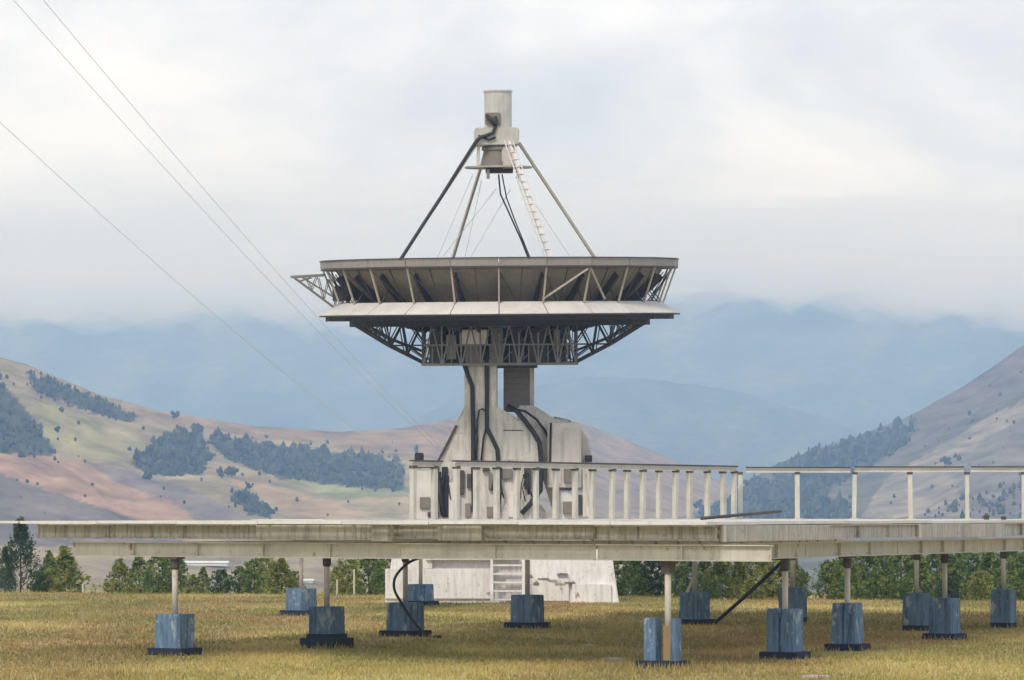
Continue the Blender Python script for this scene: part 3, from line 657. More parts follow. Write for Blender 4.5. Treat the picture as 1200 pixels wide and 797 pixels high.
# feed support: four legs
for k, ang in enumerate((-63.4, -26.6 + 0, 26.6, 63.4)):
    # two legs in front, two behind, as a square turned a little
    a_ = R({0: -63.4, 1: -153.4, 2: 153.4 - 180 + 26.6 + 26.6, 3: 116.6}[k]) if False else R((-63.4, 26.6, 116.6, -153.4)[k])
    p_ = pol(27 * S, a_, zl(168)); q_ = pol(143 * S, a_, zl(325)); d_ = (q_ - p_)
    q_ = p_ + d_ * 1.12
    q_.z = max(q_.z, para(143 * S * 1.05))
    lg = part('feed_leg', MB().bar(p_, q_, 3.0 * S, 3.0 * S).mesh('feed_leg', M['leg'] if k != 1 else M['cabinet']))
    if k == 1:
        sd_ = Vector((math.cos(a_), math.sin(a_), 0)) * .16
        for s_ in (-1, 1): part('ladder_rail', MB().tube([p_ + sd_ * s_ + Vector((0, -.08, .02)), q_ + sd_ * s_ + Vector((0, -.08, .02))], .022, 5).mesh('ladder_rail', M['cabinet']))
        for i in range(20):
            c_ = p_.lerp(q_, (i + .5) / 20) + Vector((0, -.08, .02)); part('ladder_rung', MB().tube([c_ - sd_, c_ + sd_], .02, 5).mesh('ladder_rung', M['cabinet']))
part('feed_platform', MB().lathe([(.01, zl(198)), (40 * S, zl(198)), (40 * S, zl(196)), (.01, zl(196))], 16).mesh('feed_platform', M['leg']))
part('feed_base', MB().box((XP(587), 0, zl(200.5)), (32 * S, 32 * S, 6 * S)).mesh('feed_base', M['steel'], bevel=.02))
part('feed_cone', MB().lathe([(.01, zl(196)), (20 * S, zl(196)), (17.5 * S, zl(178)), (19.5 * S, zl(177)), (19.5 * S, zl(173)), (.01, zl(173))], 20).mesh('feed_cone', M['column_grey'], smooth=False))
part('feed_shroud', MB().box((XP(597), -.2, zl(186)), (14 * S, 26 * S, 26 * S)).mesh('feed_shroud', M['feed'], bevel=.04))
part('feed_housing', MB().prism([(XP(558), zl(172)), (XP(558), zl(154)), (XP(561), zl(151.5)), (XP(608), zl(151.5)), (XP(611), zl(154)), (XP(609), zl(172))], -22 * S, 22 * S).mesh('feed_housing', M['feed'], bevel=.03))
part('feed_top', MB().lathe([(.01, zl(152)), (16 * S, zl(152)), (16 * S, zl(109.5)), (17 * S, zl(109.5)), (17 * S, zl(107.5)), (.01, zl(107.5))], 20).mesh('feed_top', M['feed']))
part('access_hatch', MB().box((XP(580), -16.2 * S, zl(141)), (18 * S, .12, 14 * S)).mesh('access_hatch', M['column_grey'], bevel=.02))
for x_ in (574, 608): part('feed_horn', MB().tube([(XP(x_), -.6, zl(200)), (XP(x_), -.6, zl(211))], [1.6 * S, 2.0 * S], 8).mesh('feed_horn', M['feed']))
for x_, y_ in ((563, 186), (604, 184), (566, 164), (602, 163)): part('rod', MB().tube([(XP(x_), -.5, zl(y_ - 12)), (XP(x_ - 1), -.5, zl(y_ + 10))], .05, 6).mesh('rod', M['cabinet']))
def fcable(pts, r, name='cable'): part(name, MB().tube([(XP(a_), y, zl(b_)) for a_, b_, y in pts], r * S, 7).mesh(name, M['rubber'], smooth=True))
fcable([(583,139,-.62),(584,147,-.68),(580,158,-.75),(572,161,-.75),(565,163,-.75),(560,168,-.72),(544,193,-.85),(519.5,232,-1.2),(496,268,-1.55),(473.5,303,-1.9),(461,322,-2.1)], 2.1)
fcable([(573,138,-.6),(578,142,-.72),(583,150,-.7)], 2.4); fcable([(562,160,-.6),(575,166,-.72),(583,163,-.72)], 1.3)
fcable([(586,205,0),(588,228,0),(600,255,0),(612,282,0),(622,308,0)], 1.0); fcable([(590,205,0),(595,232,0),(605,260,0),(617,290,0),(624,308,0)], .8)
for (a_, b_) in (((566,212),(545,305)),((556,205),(512,305)),((583,222),(520,300)),((608,212),(640,305)),((600,222),(552,302)),((606,205),(668,300))):
    part('guy_wire', MB().tube([(XP(a_[0]), .1, zl(a_[1])), (XP(b_[0]), .3, zl(b_[1]))], .012, 4).mesh('guy_wire', M['wire']))

# ------------------------------------------------------------------ raised platform
A2 = Vector((-6.98 * 1, 0)); 
def xy(px, d): return Vector(((px - 600) / F * d, d))
pos = {k: xy(v[0], dground(v[1])) for k, v in PIERS.items()}
v1 = (pos['L'] - pos['F']).normalized(); v2 = (pos['F'] - pos['A']).normalized()
def sol_px(o, dr, px):      # point on the line o + s*dr that lies in the direction of photo column px
    k = (px - 600) / F; s_ = (k * o.y - o.x) / (dr.x - k * dr.y); return o + dr * s_
QL = sol_px(pos['A'], v2, 48); QT = sol_px(pos['A'], v2, 20); Q = sol_px(pos['A'], v2, 846); QG = sol_px(pos['A'], v2, 86)
LEN = 40.0
DZ = 2.79
plat = empty('raised_platform', (pos['A'].x, pos['A'].y, 0)); O2 = pos['A']
tag(plat, 'long low steel deck of stained cream beams raised on blue piers', 'platform')
def V3(p, z): return Vector((p.x - O2.x, p.y - O2.y, z))
nrm = Vector((v2.y, -v2.x)); nrm = nrm if nrm.y < 0 else -nrm        # towards the viewer from the front edge
# deck panels (shared mesh)
n2, n1_ = 8, 14; full = Q - QL; st2 = full / n2; st1 = v1 * (LEN / n1_)
gp = 0.004
def panel_mesh(a_, b_, th):
    c0 = a_ * gp + b_ * gp; c1 = a_ * (1 - gp) + b_ * gp; c2 = a_ * (1 - gp) + b_ * (1 - gp); c3 = a_ * gp + b_ * (1 - gp)
    mb = MB(); ns = 16; z = Vector((0, 0, -th / 2)); e3 = lambda q: Vector((q.x, q.y, -th / 2))
    for u, v in ((c0, c1), (c1, c2), (c2, c3), (c3, c0)): mb.bar(e3(u), e3(v), .05, th)
    for i in range(1, ns):
        f_ = i / ns; mb.bar(e3(c0.lerp(c3, f_)), e3(c1.lerp(c2, f_)), .10, th * .6)
    return mb.mesh('deck_panel', M['deck'])
pm = panel_mesh(st2, st1, .06)
for i in range(n2):
    for j in range(n1_):
        o = link('deck_panel', pm, plat); p = QL + st2 * i + st1 * j - v1 * .85 ; q = V3(p, DZ + random.uniform(-.006, .006)); o.location = q
# overhanging lip at the left end
MB().bar(V3(QT - v1 * .6, DZ - .03), V3(QL - v2 * .02 - v1 * .6, DZ - .03), .5, .05).build('deck_lip', M['deck'], plat)
ub = DZ - .075
def beam(p, q, ztop, ht, wd, name, mat, tf=.022):
    return MB().ibeam(V3(p, ztop - ht / 2), V3(q, ztop - ht / 2), wd, ht, tf).build(name, M[mat], plat)
def fp(px): return sol_px(pos['A'], v2, px)
# front edge joists: separate lengths, some proud of their neighbours, some boxed
for (a_, b_, off, ht, boxed) in ((48, 309, .10, .30, 0), (311, 447, .26, .31, 1), (449, 471, .34, .33, 1), (473, 521, .06, .28, 0), (523, 574, .24, .31, 1), (576, 700, .16, .30, 0), (702, 843, .10, .29, 0)):
    p, q = fp(a_) + nrm * off, fp(b_) + nrm * off
    if boxed: MB().bar(V3(p, ub - ht / 2), V3(q, ub - ht / 2), .12, ht).build('joist', M['beam'], plat, bevel=.006)
    else: beam(p, q, ub, ht, .16, 'joist', 'beam')
GT = DZ - .44; GH = .31
for (a_, b_, off) in ((86, 470, .02), (471.5, 700, .05), (701.5, 905, .03)):
    beam(fp(a_) + nrm * off, fp(b_) + nrm * off, GT, GH, .18, 'girder', 'girder')
# right edge
rs = [0, 6.2, 12.4, 19, 26, 33, 40]
for i, (a_, b_) in enumerate(zip(rs[:-1], rs[1:])):
    off = -v2 * (.05 if i % 2 else -.02)
    if i % 2 == 0: MB().bar(V3(Q + v1 * (a_ + .02) + off, ub - .155), V3(Q + v1 * (b_ - .02) + off, ub - .155), .12, .31).build('joist', M['beam'], plat, bevel=.006)
    else: beam(Q + v1 * (a_ + .02) + off, Q + v1 * (b_ - .02) + off, ub, .30, .16, 'joist', 'beam')
    beam(Q + v1 * (a_ + .02 + (.5 if i == 0 else 0)) - v2 * .5, Q + v1 * (b_ - .02) - v2 * .5, GT, GH, .18, 'girder', 'girder')
# cross joists and rear girders
for s_ in (3.2, 6.4, 9.6, 13, 17, 21, 25, 29, 33, 37): beam(QL + v1 * s_ + v2 * .3, Q + v1 * s_ - v2 * .7, ub, .29, .14, 'joist', 'beam')
for nm in ('A', 'C', 'F', 'J', 'E', 'G'):
    p = pos[nm]; t0_ = -(p - QL).dot(Vector((-v2.y, v2.x))) / v1.dot(Vector((-v2.y, v2.x))); q0 = p + v1 * (t0_ + .25)
    beam(q0, q0 + v1 * (LEN - .6), GT - .01, GH - .02, .15, 'girder', 'girder')
# second narrow platform towards the dish
plat2 = empty('narrow_walkway', (pos['P'].x, pos['P'].y, 0)); tag(plat2, 'narrow walkway behind the main deck leading towards the dish base', 'walkway')
w1 = (pos['D'] - pos['P']); wn = Vector((w1.y, -w1.x)).normalized(); wl = w1.length; w1 = w1.normalized()
def W3(a_, b_, z): q = w1 * a_ + wn * b_; return Vector((q.x, q.y, z))
for i in range(6): MB().bar(W3(-1.3 + i * 2.5, 0, DZ - .03), W3(-1.3 + (i + 1) * 2.5 - .02, 0, DZ - .03), 2.2, .05).build('deck_panel', M['deck'], plat2)
for b_ in (-.8, .8): MB().ibeam(W3(-1.2, b_, ub - .15), W3(wl + .9, b_, ub - .15), .14, .29).build('joist', M['beam'], plat2)
MB().ibeam(W3(-1.0, 0, GT - .155), W3(wl + .6, 0, GT - .155), .18, .31).build('girder', M['girder'], plat2)

# ------------------------------------------------------------------ blue piers
yaw = math.atan2(v2.y, v2.x) + R(5)
LAB = {
 'A': 'solid blue pier on a thin dark slab, standing alone under the deck end',
 'B': 'blue pier on a thick two-step dark slab with a rust-topped post',
 'C': 'blue pier with a black hose hanging over its face',
 'P': 'pale blue pier half hidden behind the pier with the thick slab',
 'D': 'small dark blue pier right in front of the white dish base, behind the hose',
 'E': 'dark blue pier in front of the stairs of the dish base',
 'F': 'blue pier split into two slabs with grass showing through the gap',
 'G': 'dark blue pier at whose foot the diagonal black stay ends',
 'H': 'tall blue pier with a notched top, below the top of the diagonal stay',
 'I': 'dark blue pier half hidden behind the notched pier',
 'J': 'tapered blue pier with a cleft top on a dark slab',
 'K': 'faded blue pier partly hidden behind a nearer streaked pier',
 'L': 'streaked blue pier overlapping the faded pier behind it',
 'M': 'tall plain grey-blue pier standing alone by the dark trees'}
for k, (px, pyb, pyt) in PIERS.items():
    p = pos[k]; s_ = p.y / F; bh = (pyb - pyt) * s_; gz = ground_z(p.x, p.y)
    o = empty('pier', (p.x, p.y, gz), yaw + R(random.uniform(-4, 4))); tag(o, LAB[k], 'pier', 'blue piers carrying the deck')
    wtot = {'A': 47, 'B': 43, 'C': 45, 'P': 37, 'D': 32, 'E': 40, 'F': 48, 'G': 37, 'H': 46, 'I': 36, 'J': 42, 'K': 35, 'L': 39, 'M': 33}[k] * s_
    bw = wtot / 1.36; sl = .13
    if k == 'B':
        MB().box((0, 0, .10), (bw * 1.55, bw * 1.35, .26)).build('slab', M['blue_dark'], o, bevel=.015)
        MB().box((0, 0, .26), (bw * 1.12, bw * 1.12, .12)).build('slab', M['blue_dark'], o, bevel=.015)
        z0 = .31
    else:
        MB().box((0, 0, .04), (bw * (1.0 if k in 'MIK' else 1.42), bw * (1.0 if k in 'MIK' else 1.3), .22), 0).build('slab', M['blue_dark'], o, bevel=.015)
        z0 = sl - .01
    hb = bh - z0
    def blk(mb): return mb.build('block', M['blue'], o, bevel=.018)
    if k == 'F':
        blk(MB().box((-bw * .36, 0, z0 + hb / 2), (bw * .46, bw * .45, hb)))
        blk(MB().box((bw * .52, .0, z0 + hb / 2), (bw * .20, bw * .45, hb)))
        MB().box((bw * .14, bw * .12, z0 + hb * .42), (bw * .3, bw * .1, hb * .84)).build('infill', M['rust_infill'], o, bevel=.01)
    elif k in 'HJ':
        t_ = .86 if k == 'J' else .95; hw_ = bw / 2; nz = z0 + hb * (.74 if k == 'J' else .66)
        for s2 in (-1, 1):
            poly = [(s2 * hw_, z0), (s2 * hw_ * t_, z0 + hb), (s2 * hw_ * .22, z0 + hb), (s2 * .008, nz), (s2 * .008, z0)]
            blk(MB().prism(poly, -hw_ * .98, hw_ * .98))
    else:
        blk(MB().box((0, 0, z0 + hb / 2), (bw, bw, hb), 0, .97))
        if k in 'AL': MB().box((bw * .30 * (1 if k == 'A' else -1), -bw / 2 - .006, z0 + hb * .48), (bw * .26, .03, hb * .9)).build('pilaster', M['blue'], o, bevel=.008)
    top = GT - GH - gz; pr = .062
    oz = z0 + hb - .02 if k not in 'FHJ' else z0 + hb * .3
    ofs = (0, 0) if k != 'F' else (bw * .08, bw * .26)
    MB().tube([(*ofs, oz), (*ofs, top - .1)], pr, 12).build('post', M['post'], o, smooth=True)
    hd_ = MB().box((*ofs, top - .13), (.2, .2, .2)) if k == 'F' else MB().tube([(*ofs, top - .26), (*ofs, top - .22), (*ofs, top - .05)], [pr * 1.1, pr * 1.5, pr * 1.5], 10)
    hd_.build('post_head', M['bracket'], o)
    MB().box((*ofs, top - .022), (.3, .3, .04)).build('cap_plate', M['bracket'] if k in 'ABFHJ' else M['girder'], o)
    if k == 'G':
        MB().bar((-.22, 0, oz), (.06, 0, oz + .55), .08, .08).build('knee_brace', M['post'], o)

# ------------------------------------------------------------------ frames on the deck
def frame_row(name, label, pts, rail_groups, zt, pw=.125, cat='frame'):
    """pts: plan positions of posts; rail_groups: (i0, i1, extend0, extend1)"""
    c = pts[0]; o = empty(name, (c.x, c.y, DZ)); tag(o, label, cat)
    H_ = zt - DZ; pmesh = {}
    dr = (pts[-1] - pts[0]).normalized(); rz = math.atan2(dr.y, dr.x)
    for i, p in enumerate(pts):
        q = p - c
        ob = link('post', MB().box((0, 0, H_ / 2 - .05), (pw * random.uniform(.9, 1.1), pw, H_ - .14)).mesh('post', M['rail_post'], bevel=.008), o); ob.location = (q.x, q.y, 0); ob.rotation_euler = (random.gauss(0, .008), random.gauss(0, .010), rz)
        MB().box((0, 0, .012), (pw * 1.9, pw * 1.9, .02)).build('foot_plate', M['rail_post'], ob)
        MB().box((0, -.002, H_ - .155), (pw * 1.25, pw * 1.2, .07)).build('clamp', M['bracket'], ob)
    for (a_, b_, e0, e1) in rail_groups:
        p, q = pts[a_] - c - dr * e0, pts[b_] - c + dr * e1; zz = random.uniform(-.012, .012)
        r_ = MB().ibeam((p.x, p.y, H_ - .07 + zz), (q.x, q.y, H_ - .07 + zz), .12, .12, .018).build('top_rail', M['rail_post'], o)
        MB().bar((p.x, p.y, H_ + .012 + zz), (q.x, q.y, H_ + .012 + zz), .14, .04).build('dark_strip', M['steel'], r_)
    return o
ZT = EYE + 1.33
def rowpts(px0, d0, px1, d1, n):
    a_, b_ = xy(px0, d0), xy(px1, d1); return [a_ + (b_ - a_) * (i / (n - 1)) for i in range(n)]
def rowpx(a_, d0, b_, d1, pxs):
    o_, e_ = xy(a_, d0), xy(b_, d1); return [sol_px(o_, (e_ - o_).normalized(), q) for q in pxs]
r1 = rowpx(535, 95.5, 868, 107, [535, 582, 628, 674, 717, 753, 791, 829, 860])
frame_row('antenna_frame', 'double-sided cream post frame nearer the deck front, before the dish', r1, [(0, 1, .1, -.05), (1, 3, .0, -.08), (3, 5, .04, -.06), (5, 7, .05, -.04), (7, 8, .05, .12)], ZT)
r2 = rowpx(484, 96.5, 848, 108.5, [484, 509, 558, 605, 651, 694, 735, 772, 808, 848])
frame_row('antenna_frame', 'parallel cream post frame set just behind, its end beside the floodlight', r2, [(0, 1, .06, .3), (2, 4, .1, -.08), (4, 6, .0, -.06), (6, 9, .02, .1)], ZT + .02, pw=.13)
r3 = rowpts(868, 107.4, 1200, 107.4, 6) ; r3 += [r3[-1] + (r3[1] - r3[0])]
frame_row('antenna_frame', 'single open row of widely spaced cream posts with dark-topped rails', r3, [(0, 2, -.14, -.1), (2, 4, -.02, -.1), (4, 6, -.1, 0)], ZT - .02, pw=.12)

# ------------------------------------------------------------------ loose things
def tube_thing(name, pts, r, label, cat, mat='rubber', n=8):
    p0 = Vector(pts[0]); o = MB().tube([Vector(p) - p0 for p in pts], r, n).build(name, M[mat], None, smooth=True); o.location = p0
    return tag(o, label, cat)
dc = pos['C'].y - .62
def smooth_path(pts, n=6):
    out_ = []; k = len(pts)
    for i in range(k - 1):
        p0, p1, p2, p3 = pts[max(i - 1, 0)], pts[i], pts[i + 1], pts[min(i + 2, k - 1)]
        for j in range(n):
            t_ = j / n; out_.append(0.5 * ((2 * p1) + (p2 - p0) * t_ + (2 * p0 - 5 * p1 + 4 * p2 - p3) * t_ ** 2 + (3 * p1 - p0 - 3 * p2 + p3) * t_ ** 3))
    return out_ + [pts[-1]]
hp = [P(494, 653, dc + .3), P(478, 660, dc + .1), P(464, 675, dc), P(462, 690, dc - .05), P(470, 706, dc - .1), P(484, 727, dc - .12), P(500, 745, dc - .15)]
g0 = P(516, 753.5, dc - 1.0); g0.z = ground_z(g0.x, g0.y) + .05; hp += [g0]
tube_thing('hose', smooth_path(hp), .034, 'black hose looping from the deck edge down over a blue pier to the grass', 'hose')
a_ = P(920, 655, pos['G'].y - 1.4); b_ = P(836, 728, pos['G'].y - .5); b_.z = ground_z(b_.x, b_.y) + .02
tube_thing('stay', [a_, a_.lerp(b_, .5) + Vector((0, 0, -.03)), b_], .05, 'straight dark stay leaning from the deck underside to the ground', 'stay')
a_ = V3(Q, 0); pA = sol_px(Q + v1 * 6, -v2, 822); pB = sol_px(Q + v1 * 9, v2, 915)
tube_thing('pole', [Vector((pA.x, pA.y, DZ + .05)), Vector((pB.x, pB.y, DZ + .20))], .035, 'dark pole lying on the deck near its corner', 'pole', 'steel')
# debris on the deck's right part
for px, h in ((1156, .16), (1176, .10)):
    p = xy(px, 96); mb = MB(); mb.lathe([(.01, 0), (.07, 0), (.06, h * .5), (.10, h * .55), (.03, h), (.005, h)], 7)
    tag(mb.build('insulator', M['bracket'], None), 'small dark insulator stub on the deck beside the open post row', 'insulator', 'stubs on the deck').location = (p.x, p.y, DZ)
# overhead wires
def wire(p, q, sag, r, label):
    pts = [p.lerp(q, i / 40) - Vector((0, 0, sag * 4 * (i / 40) * (1 - i / 40))) for i in range(41)]
    tube_thing('overhead_wire', pts, r, label, 'wire', 'wire', 5)
wire(P(-420, -260, 60), P(487, 556, 129.3), .55, .0065, 'lone overhead wire running below the pair down to the pedestal')
wire(P(-330, -400, 62), P(506, 520, 130.0), .45, .0065, 'lower wire of the overhead pair crossing the sky')
wire(P(-300, -430, 62), P(514, 522, 130.2), .45, .0065, 'upper wire of the overhead pair crossing the sky')
# flat stones in the grass
for px, py, w_ in ((720, 774, .62), (690, 757, .34), (955, 795, .6), (540, 733, .4), (905, 690, 0)):
    if not w_: continue
    p = xy(px, dground(py)); mb = MB(); n = 11
    ang = [i * 6.283 / n for i in range(n)]; rr = [random.uniform(.7, 1.1) for _ in ang]
    lo = [(w_ * .5 * r * math.cos(t_), w_ * .4 * r * math.sin(t_), -.05) for r, t_ in zip(rr, ang)]; hi = [(x * .85, y * .85, random.uniform(.03, .06)) for x, y, z in lo]
    mb.add(lo + hi + [(0, 0, .07)], [(i, (i + 1) % n, n + (i + 1) % n, n + i) for i in range(n)] + [(n + i, n + (i + 1) % n, 2 * n) for i in range(n)])
    o = mb.build('stone', M['stone'], None); o.location = (p.x, p.y, ground_z(p.x, p.y)); tag(o, 'flat pale stone half sunk in the dry grass', 'stone', 'flat stones in the grass')
# fence posts beyond the field edge
for px, top in ((415, 667), (395, 679), (97, 684)):
    d = edge_d(px) + 1.2; p = P(px, top, d); gz = ground_z(p.x, d)
    o = MB().box((0, 0, (p.z - gz) / 2 - .1), (.07, .07, p.z - gz + .2), 0, .92).build('fence_post', M['girder'], None, bevel=.01); o.location = (p.x, d, gz)
    tag(o, {415: 'tall thin white fence post before the rounded green trees', 395: 'shorter white fence post beside the tall thin one', 97: 'white fence post beside the broad yellow-green tree', 735: 'short white fence post by the corner of the dish base', 948: 'white fence post in the gap between the trees'}[px], 'fence post', 'white fence posts at the field edge')

# ------------------------------------------------------------------ young trees beyond the field edge
def crown_mesh(kind, seed, nclump, nleaf, leaf, pal):
    rd = random.Random(seed); V = []; Fc = []; Cc = []
    for c in range(nclump):
        if kind == 'pine':
            t_ = rd.random() ** .8; rad = (1 - t_) ** .8 * .5 * (0.75 + .5 * rd.random()) + .02; z = .05 + .93 * t_
        elif kind == 'cone':
            t_ = rd.random() ** .9; rad = (1 - t_ ** 1.6) * .5 * (0.55 + .6 * rd.random()) + .02; z = .02 + .95 * t_
        else:
            t_ = rd.random(); rad = math.sqrt(max(.02, 1 - (1.7 * t_ - .75) ** 2)) * .5 * (0.5 + .62 * rd.random()); z = .02 + .95 * t_
        an = rd.random() * 6.283; rad *= math.sqrt(rd.uniform(.25, 1)); rad *= 1 + .25 * math.sin(3 * an + seed) 
        cx, cy = rad * math.cos(an), rad * math.sin(an); cs = rd.uniform(.045, .10) * (1 - .45 * t_)
        base = pal[rd.randrange(len(pal))]; shade = rd.uniform(.7, 1.25)
        for l in range(nleaf):
            u = Vector((rd.gauss(0, 1), rd.gauss(0, 1), rd.gauss(0, .8))) * cs * .62
            p = Vector((cx, cy, z)) + u; s_ = leaf * rd.uniform(.6, 1.3)
            a_ = Vector((rd.gauss(0, 1), rd.gauss(0, 1), rd.gauss(0, .6))).normalized()
            if kind == 'pine': a_ = (a_ + Vector((math.cos(an), math.sin(an), .7))).normalized()
            b_ = a_.cross(Vector((rd.gauss(0, 1), rd.gauss(0, 1), rd.gauss(0, 1)))).normalized() * (.28 if kind == 'pine' else .5)
            o = len(V); V += [p - a_ * s_, p + b_ * s_, p + a_ * s_, p - b_ * s_]; Fc.append((o, o + 1, o + 2, o + 3))
            k_ = shade * rd.uniform(.8, 1.2); Cc += [tuple(x * k_ for x in base)] * 4
    me = bpy.data.meshes.new('crown'); me.from_pydata([tuple(v) for v in V], [], Fc); me.materials.append(M['foliage']); set_cols(me, np.array(Cc)); return me
DARK = [(0.069, 0.106, 0.052), (0.098, 0.138, 0.063), (0.052, 0.086, 0.052)]
MIDG = [(0.218, 0.276, 0.086), (0.161, 0.23, 0.069), (0.299, 0.333, 0.103), (0.103, 0.149, 0.052)]
YELG = [(0.356, 0.368, 0.103), (0.276, 0.31, 0.086), (0.425, 0.391, 0.115), (0.149, 0.196, 0.057)]
VAR = {'pine': [crown_mesh('pine', s_, 300, 16, .030, DARK) for s_ in (1, 2)], 'mid': [crown_mesh('round', s_, 220, 16, .036, MIDG) for s_ in (3, 4, 5)] + [crown_mesh('cone', 15, 220, 16, .036, MIDG)],
       'yel': [crown_mesh('cone', s_, 230, 16, .036, YELG) for s_ in (6, 7, 8)] + [crown_mesh('round', 9, 220, 16, .036, YELG)], 'dark': [crown_mesh('round', s_, 300, 18, .030, DARK + MIDG[1:2]) for s_ in (10, 11)]}
def trunk_mesh(seed):
    rd = random.Random(seed); mb = MB().tube([(0, 0, -.12), (.01, 0, .3), (-.01, .01, .6), (0, 0, .92)], [.022, .018, .012, .004], 6)
    for i in range(9):
        z = .12 + i * .085; an = rd.random() * 6.283; r = .3 * (1 - z * .6)
        mb.tube([(0, 0, z), (r * math.cos(an) * .6, r * math.sin(an) * .6, z + .05), (r * math.cos(an), r * math.sin(an), z + .12)], [.009, .006, .002], 4, False)
    return mb.mesh('trunk', M['bark'])
TRK = [trunk_mesh(s_) for s_ in range(3)]
KN = {'pine': 'dark blue-green young pine', 'mid': 'mid-green leafy young tree', 'yel': 'yellow-green young tree', 'dark': 'dark green tree'}
WH = [(110, 'beyond the open end of the deck'), (200, 'behind the lone solid pier\'s deck end'), (250, 'just behind the lone solid pier\'s post'), (350, 'between the lone pier and the thick-slabbed pier'), (470, 'beside the white dish base, by the fence post'), (775, 'between the dish base and the split pier'), (850, 'behind the dark pier with the stay foot'), (950, 'behind the diagonal black stay'), (1045, 'behind the cleft-topped tapered pier'), (1140, 'behind the two overlapping faded piers'), (9999, 'behind the lone grey-blue pier')]
OWN = {24: 'tallest dark pine with a pointed tip above the deck end', 76: 'broad yellow-green conical tree beside the dark pines', 226: 'low yellow-green bush-like young tree by the solid pier\'s post', 46: 'low dark bush squeezed between pine and yellow-green tree', 432: 'rounded mid-green tree beside the white fence post'}
SPEC = [  # px, py of top, width px, kind, extra distance
 (-14, 612, 34, 'pine', 6), (6, 640, 22, 'pine', 4), (24, 608, 44, 'pine', 8), (58, 645, 26, 'mid', 9), (76, 640, 50, 'yel', 5), (46, 668, 20, 'dark', 4),
 (140, 654, 34, 'yel', 5), (163, 650, 36, 'mid', 8), (186, 648, 36, 'mid', 6), (206, 652, 32, 'mid', 12), (226, 672, 26, 'yel', 4), (238, 664, 22, 'mid', 10),
 (259, 666, 22, 'dark', 5), (281, 663, 18, 'dark', 8), (298, 655, 28, 'mid', 6), (312, 650, 30, 'yel', 9), (330, 653, 38, 'yel', 4), (345, 668, 20, 'mid', 12),
 (393, 664, 24, 'yel', 8), (408, 654, 32, 'yel', 5), (432, 650, 40, 'mid', 7), (452, 652, 34, 'mid', 12),
 (724, 650, 34, 'dark', 6), (744, 646, 42, 'mid', 9), (764, 652, 30, 'dark', 5), (786, 648, 36, 'yel', 12), (806, 654, 30, 'mid', 6), (826, 650, 36, 'mid', 10), (846, 646, 40, 'yel', 6), (866, 650, 34, 'yel', 9), (886, 648, 38, 'mid', 12), (906, 644, 40, 'yel', 6), (930, 650, 34, 'yel', 9), (940, 668, 20, 'mid', 5),
 (974, 656, 32, 'mid', 7), (990, 645, 42, 'mid', 10), (1012, 640, 44, 'mid', 6), (1034, 644, 40, 'dark', 9), (1056, 640, 46, 'dark', 13), (1078, 648, 36, 'mid', 6), (1098, 644, 40, 'dark', 9), (1118, 646, 38, 'mid', 6), (1138, 642, 44, 'mid', 11), (1160, 644, 40, 'dark', 7), (1182, 642, 44, 'dark', 10), (1204, 646, 40, 'mid', 6), (1228, 640, 48, 'dark', 9), (1150, 668, 26, 'yel', 4), (1020, 676, 26, 'mid', 4), (880, 674, 26, 'yel', 4), (832, 678, 24, 'mid', 4), (1066, 676, 24, 'mid', 4), (1190, 676, 28, 'dark', 4), (752, 676, 24, 'dark', 4), (1110, 674, 26, 'dark', 4), (980, 680, 22, 'mid', 4), (1042, 672, 26, 'dark', 4)]
for i, (px, top, wpx, kind, ex) in enumerate(SPEC):
    if px > 700 and kind == 'dark' and i % 3: kind = 'mid'
    d = edge_d(px) + ex; p = P(px, top, d); gz = ground_z(p.x, d); h = p.z - gz; wd = wpx * d / F * 1.3
    o = empty('pine_tree' if kind == 'pine' else 'young_tree', (p.x, d, gz), random.uniform(0, 6.28)); low = 'low ' if top > 662 else ''; wh = next(w_ for q, w_ in WH if px < q); tag(o, OWN.get(px, low + KN[kind] + ' ' + wh), 'tree', (low + KN[kind] + ' ' + wh))
    cr_ = link('crown', VAR[kind][i % len(VAR[kind])], o); cr_.scale = (wd, wd, h * 1.02); cr_.location = (0, 0, -.05)
    tk = link('trunk', TRK[i % 3], o); tk.scale = (max(.8, wd), max(.8, wd), h * .95)

# ------------------------------------------------------------------ haze (closed box of air round the whole place)
HZ = 455.0
hz = MB().box((0, 3700, (HZ - 60) / 2), (7600, 8000, HZ + 60)).build('haze', None, None)
mt = bpy.data.materials.new('pale_haze'); mt.use_nodes = True; t = mt.node_tree; t.nodes.clear()
o_ = t.nodes.new('ShaderNodeOutputMaterial'); pv = t.nodes.new('ShaderNodeVolumePrincipled')
pv.inputs['Color'].default_value = (0.34, 0.57, 1.0, 1); pv.inputs['Absorption Color'].default_value = (1, 1, 1, 1); pv.inputs['Density'].default_value = 2.9e-4; pv.inputs['Anisotropy'].default_value = 0.0
t.links.new(pv.outputs[0], o_.inputs['Volume']); hz.data.materials.append(mt)
tag(hz, 'pale blue haze filling the air over the valley', 'haze', kind='stuff')

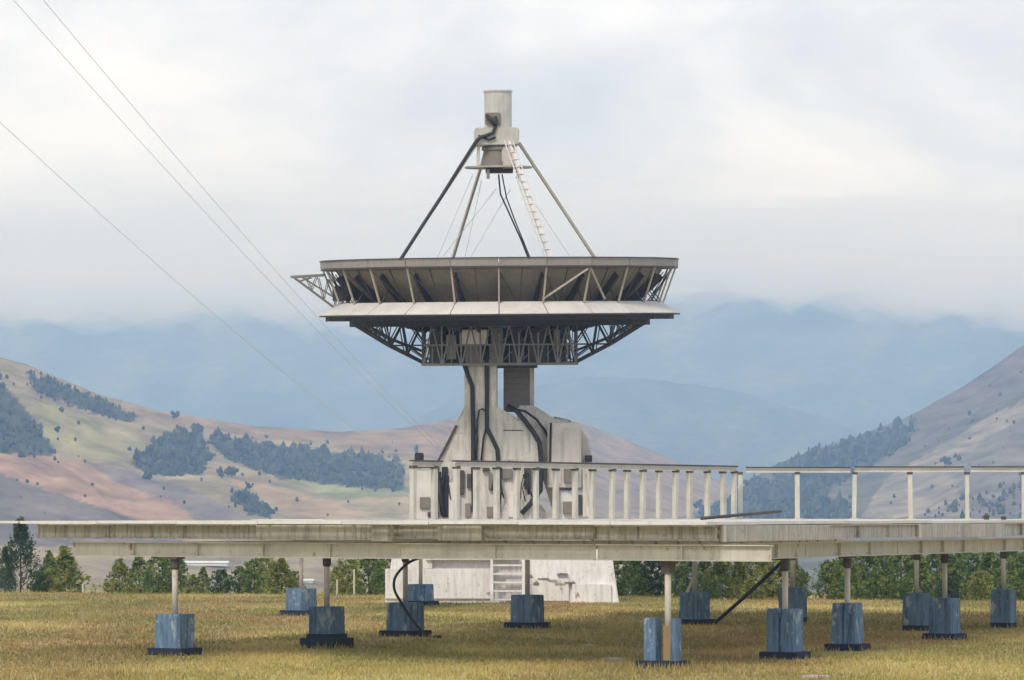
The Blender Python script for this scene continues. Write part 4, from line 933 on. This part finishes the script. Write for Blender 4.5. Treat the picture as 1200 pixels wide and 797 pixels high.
# ------------------------------------------------------------------ low cloud lying against the far mountain
def cloud_bank(y0, y1, x0, x1, cell):
    nx, ny = int((x1 - x0) / cell) + 1, int((y1 - y0) / cell) + 1
    V = []; Fc = []
    for lay in (0, 1):
        for j in range(ny):
            for i in range(nx):
                x, y = x0 + i * cell, y0 + j * cell
                n_ = fbm(x, y, 1 / 520, 5, 71); n3 = fbm(x, y, 1 / 120, 4, 73)
                th = min(1, max(0, (y - y0 - 250 + 420 * fbm(x, y, 1 / 600, 4, 61)) / 1300) if j else 0, (y1 - y) / 200, (x - x0) / 200, (x1 - x) / 200)
                mid = 335; lo = 290 - 110 * n_ - 95 * n3; hi = 380 + 110 * fbm(x, y, 1 / 330, 5, 91)
                lo = max(218, min(lo, mid - 1)); hi = min(446, max(hi, mid + 1)); th = max(0, th) ** 2.1
                V.append((x, y, mid + ((hi if lay else lo) - mid) * max(th, .004)))
    n = nx * ny
    for j in range(ny - 1):
        for i in range(nx - 1):
            a_ = j * nx + i
            Fc.append((a_, a_ + nx, a_ + nx + 1, a_ + 1)); Fc.append((n + a_, n + a_ + 1, n + a_ + nx + 1, n + a_ + nx))
    for i in range(nx - 1):
        Fc.append((i, i + 1, n + i + 1, n + i)); b_ = (ny - 1) * nx + i; Fc.append((b_ + 1, b_, n + b_, n + b_ + 1))
    for j in range(ny - 1):
        a_ = j * nx; Fc.append((a_ + nx, a_, n + a_, n + a_ + nx)); b_ = a_ + nx - 1; Fc.append((b_, b_ + nx, n + b_ + nx, n + b_))
    me = bpy.data.meshes.new('cloud'); me.from_pydata(V, [], Fc)
    mt = bpy.data.materials.new('cloud_vapour'); mt.use_nodes = True; t = mt.node_tree; t.nodes.clear()
    o_ = t.nodes.new('ShaderNodeOutputMaterial'); pv = t.nodes.new('ShaderNodeVolumePrincipled')
    pv.inputs['Color'].default_value = (1, 1, 1, 1); pv.inputs['Density'].default_value = 4.2e-3; pv.inputs['Absorption Color'].default_value = (1, 1, 1, 1)
    t.links.new(pv.outputs[0], o_.inputs['Volume']); me.materials.append(mt)
    tag(link('cloud', me), 'low grey cloud bank lying along the far mountain', 'cloud', kind='stuff')
cloud_bank(3200, 5750, -2400, 2400, 34)
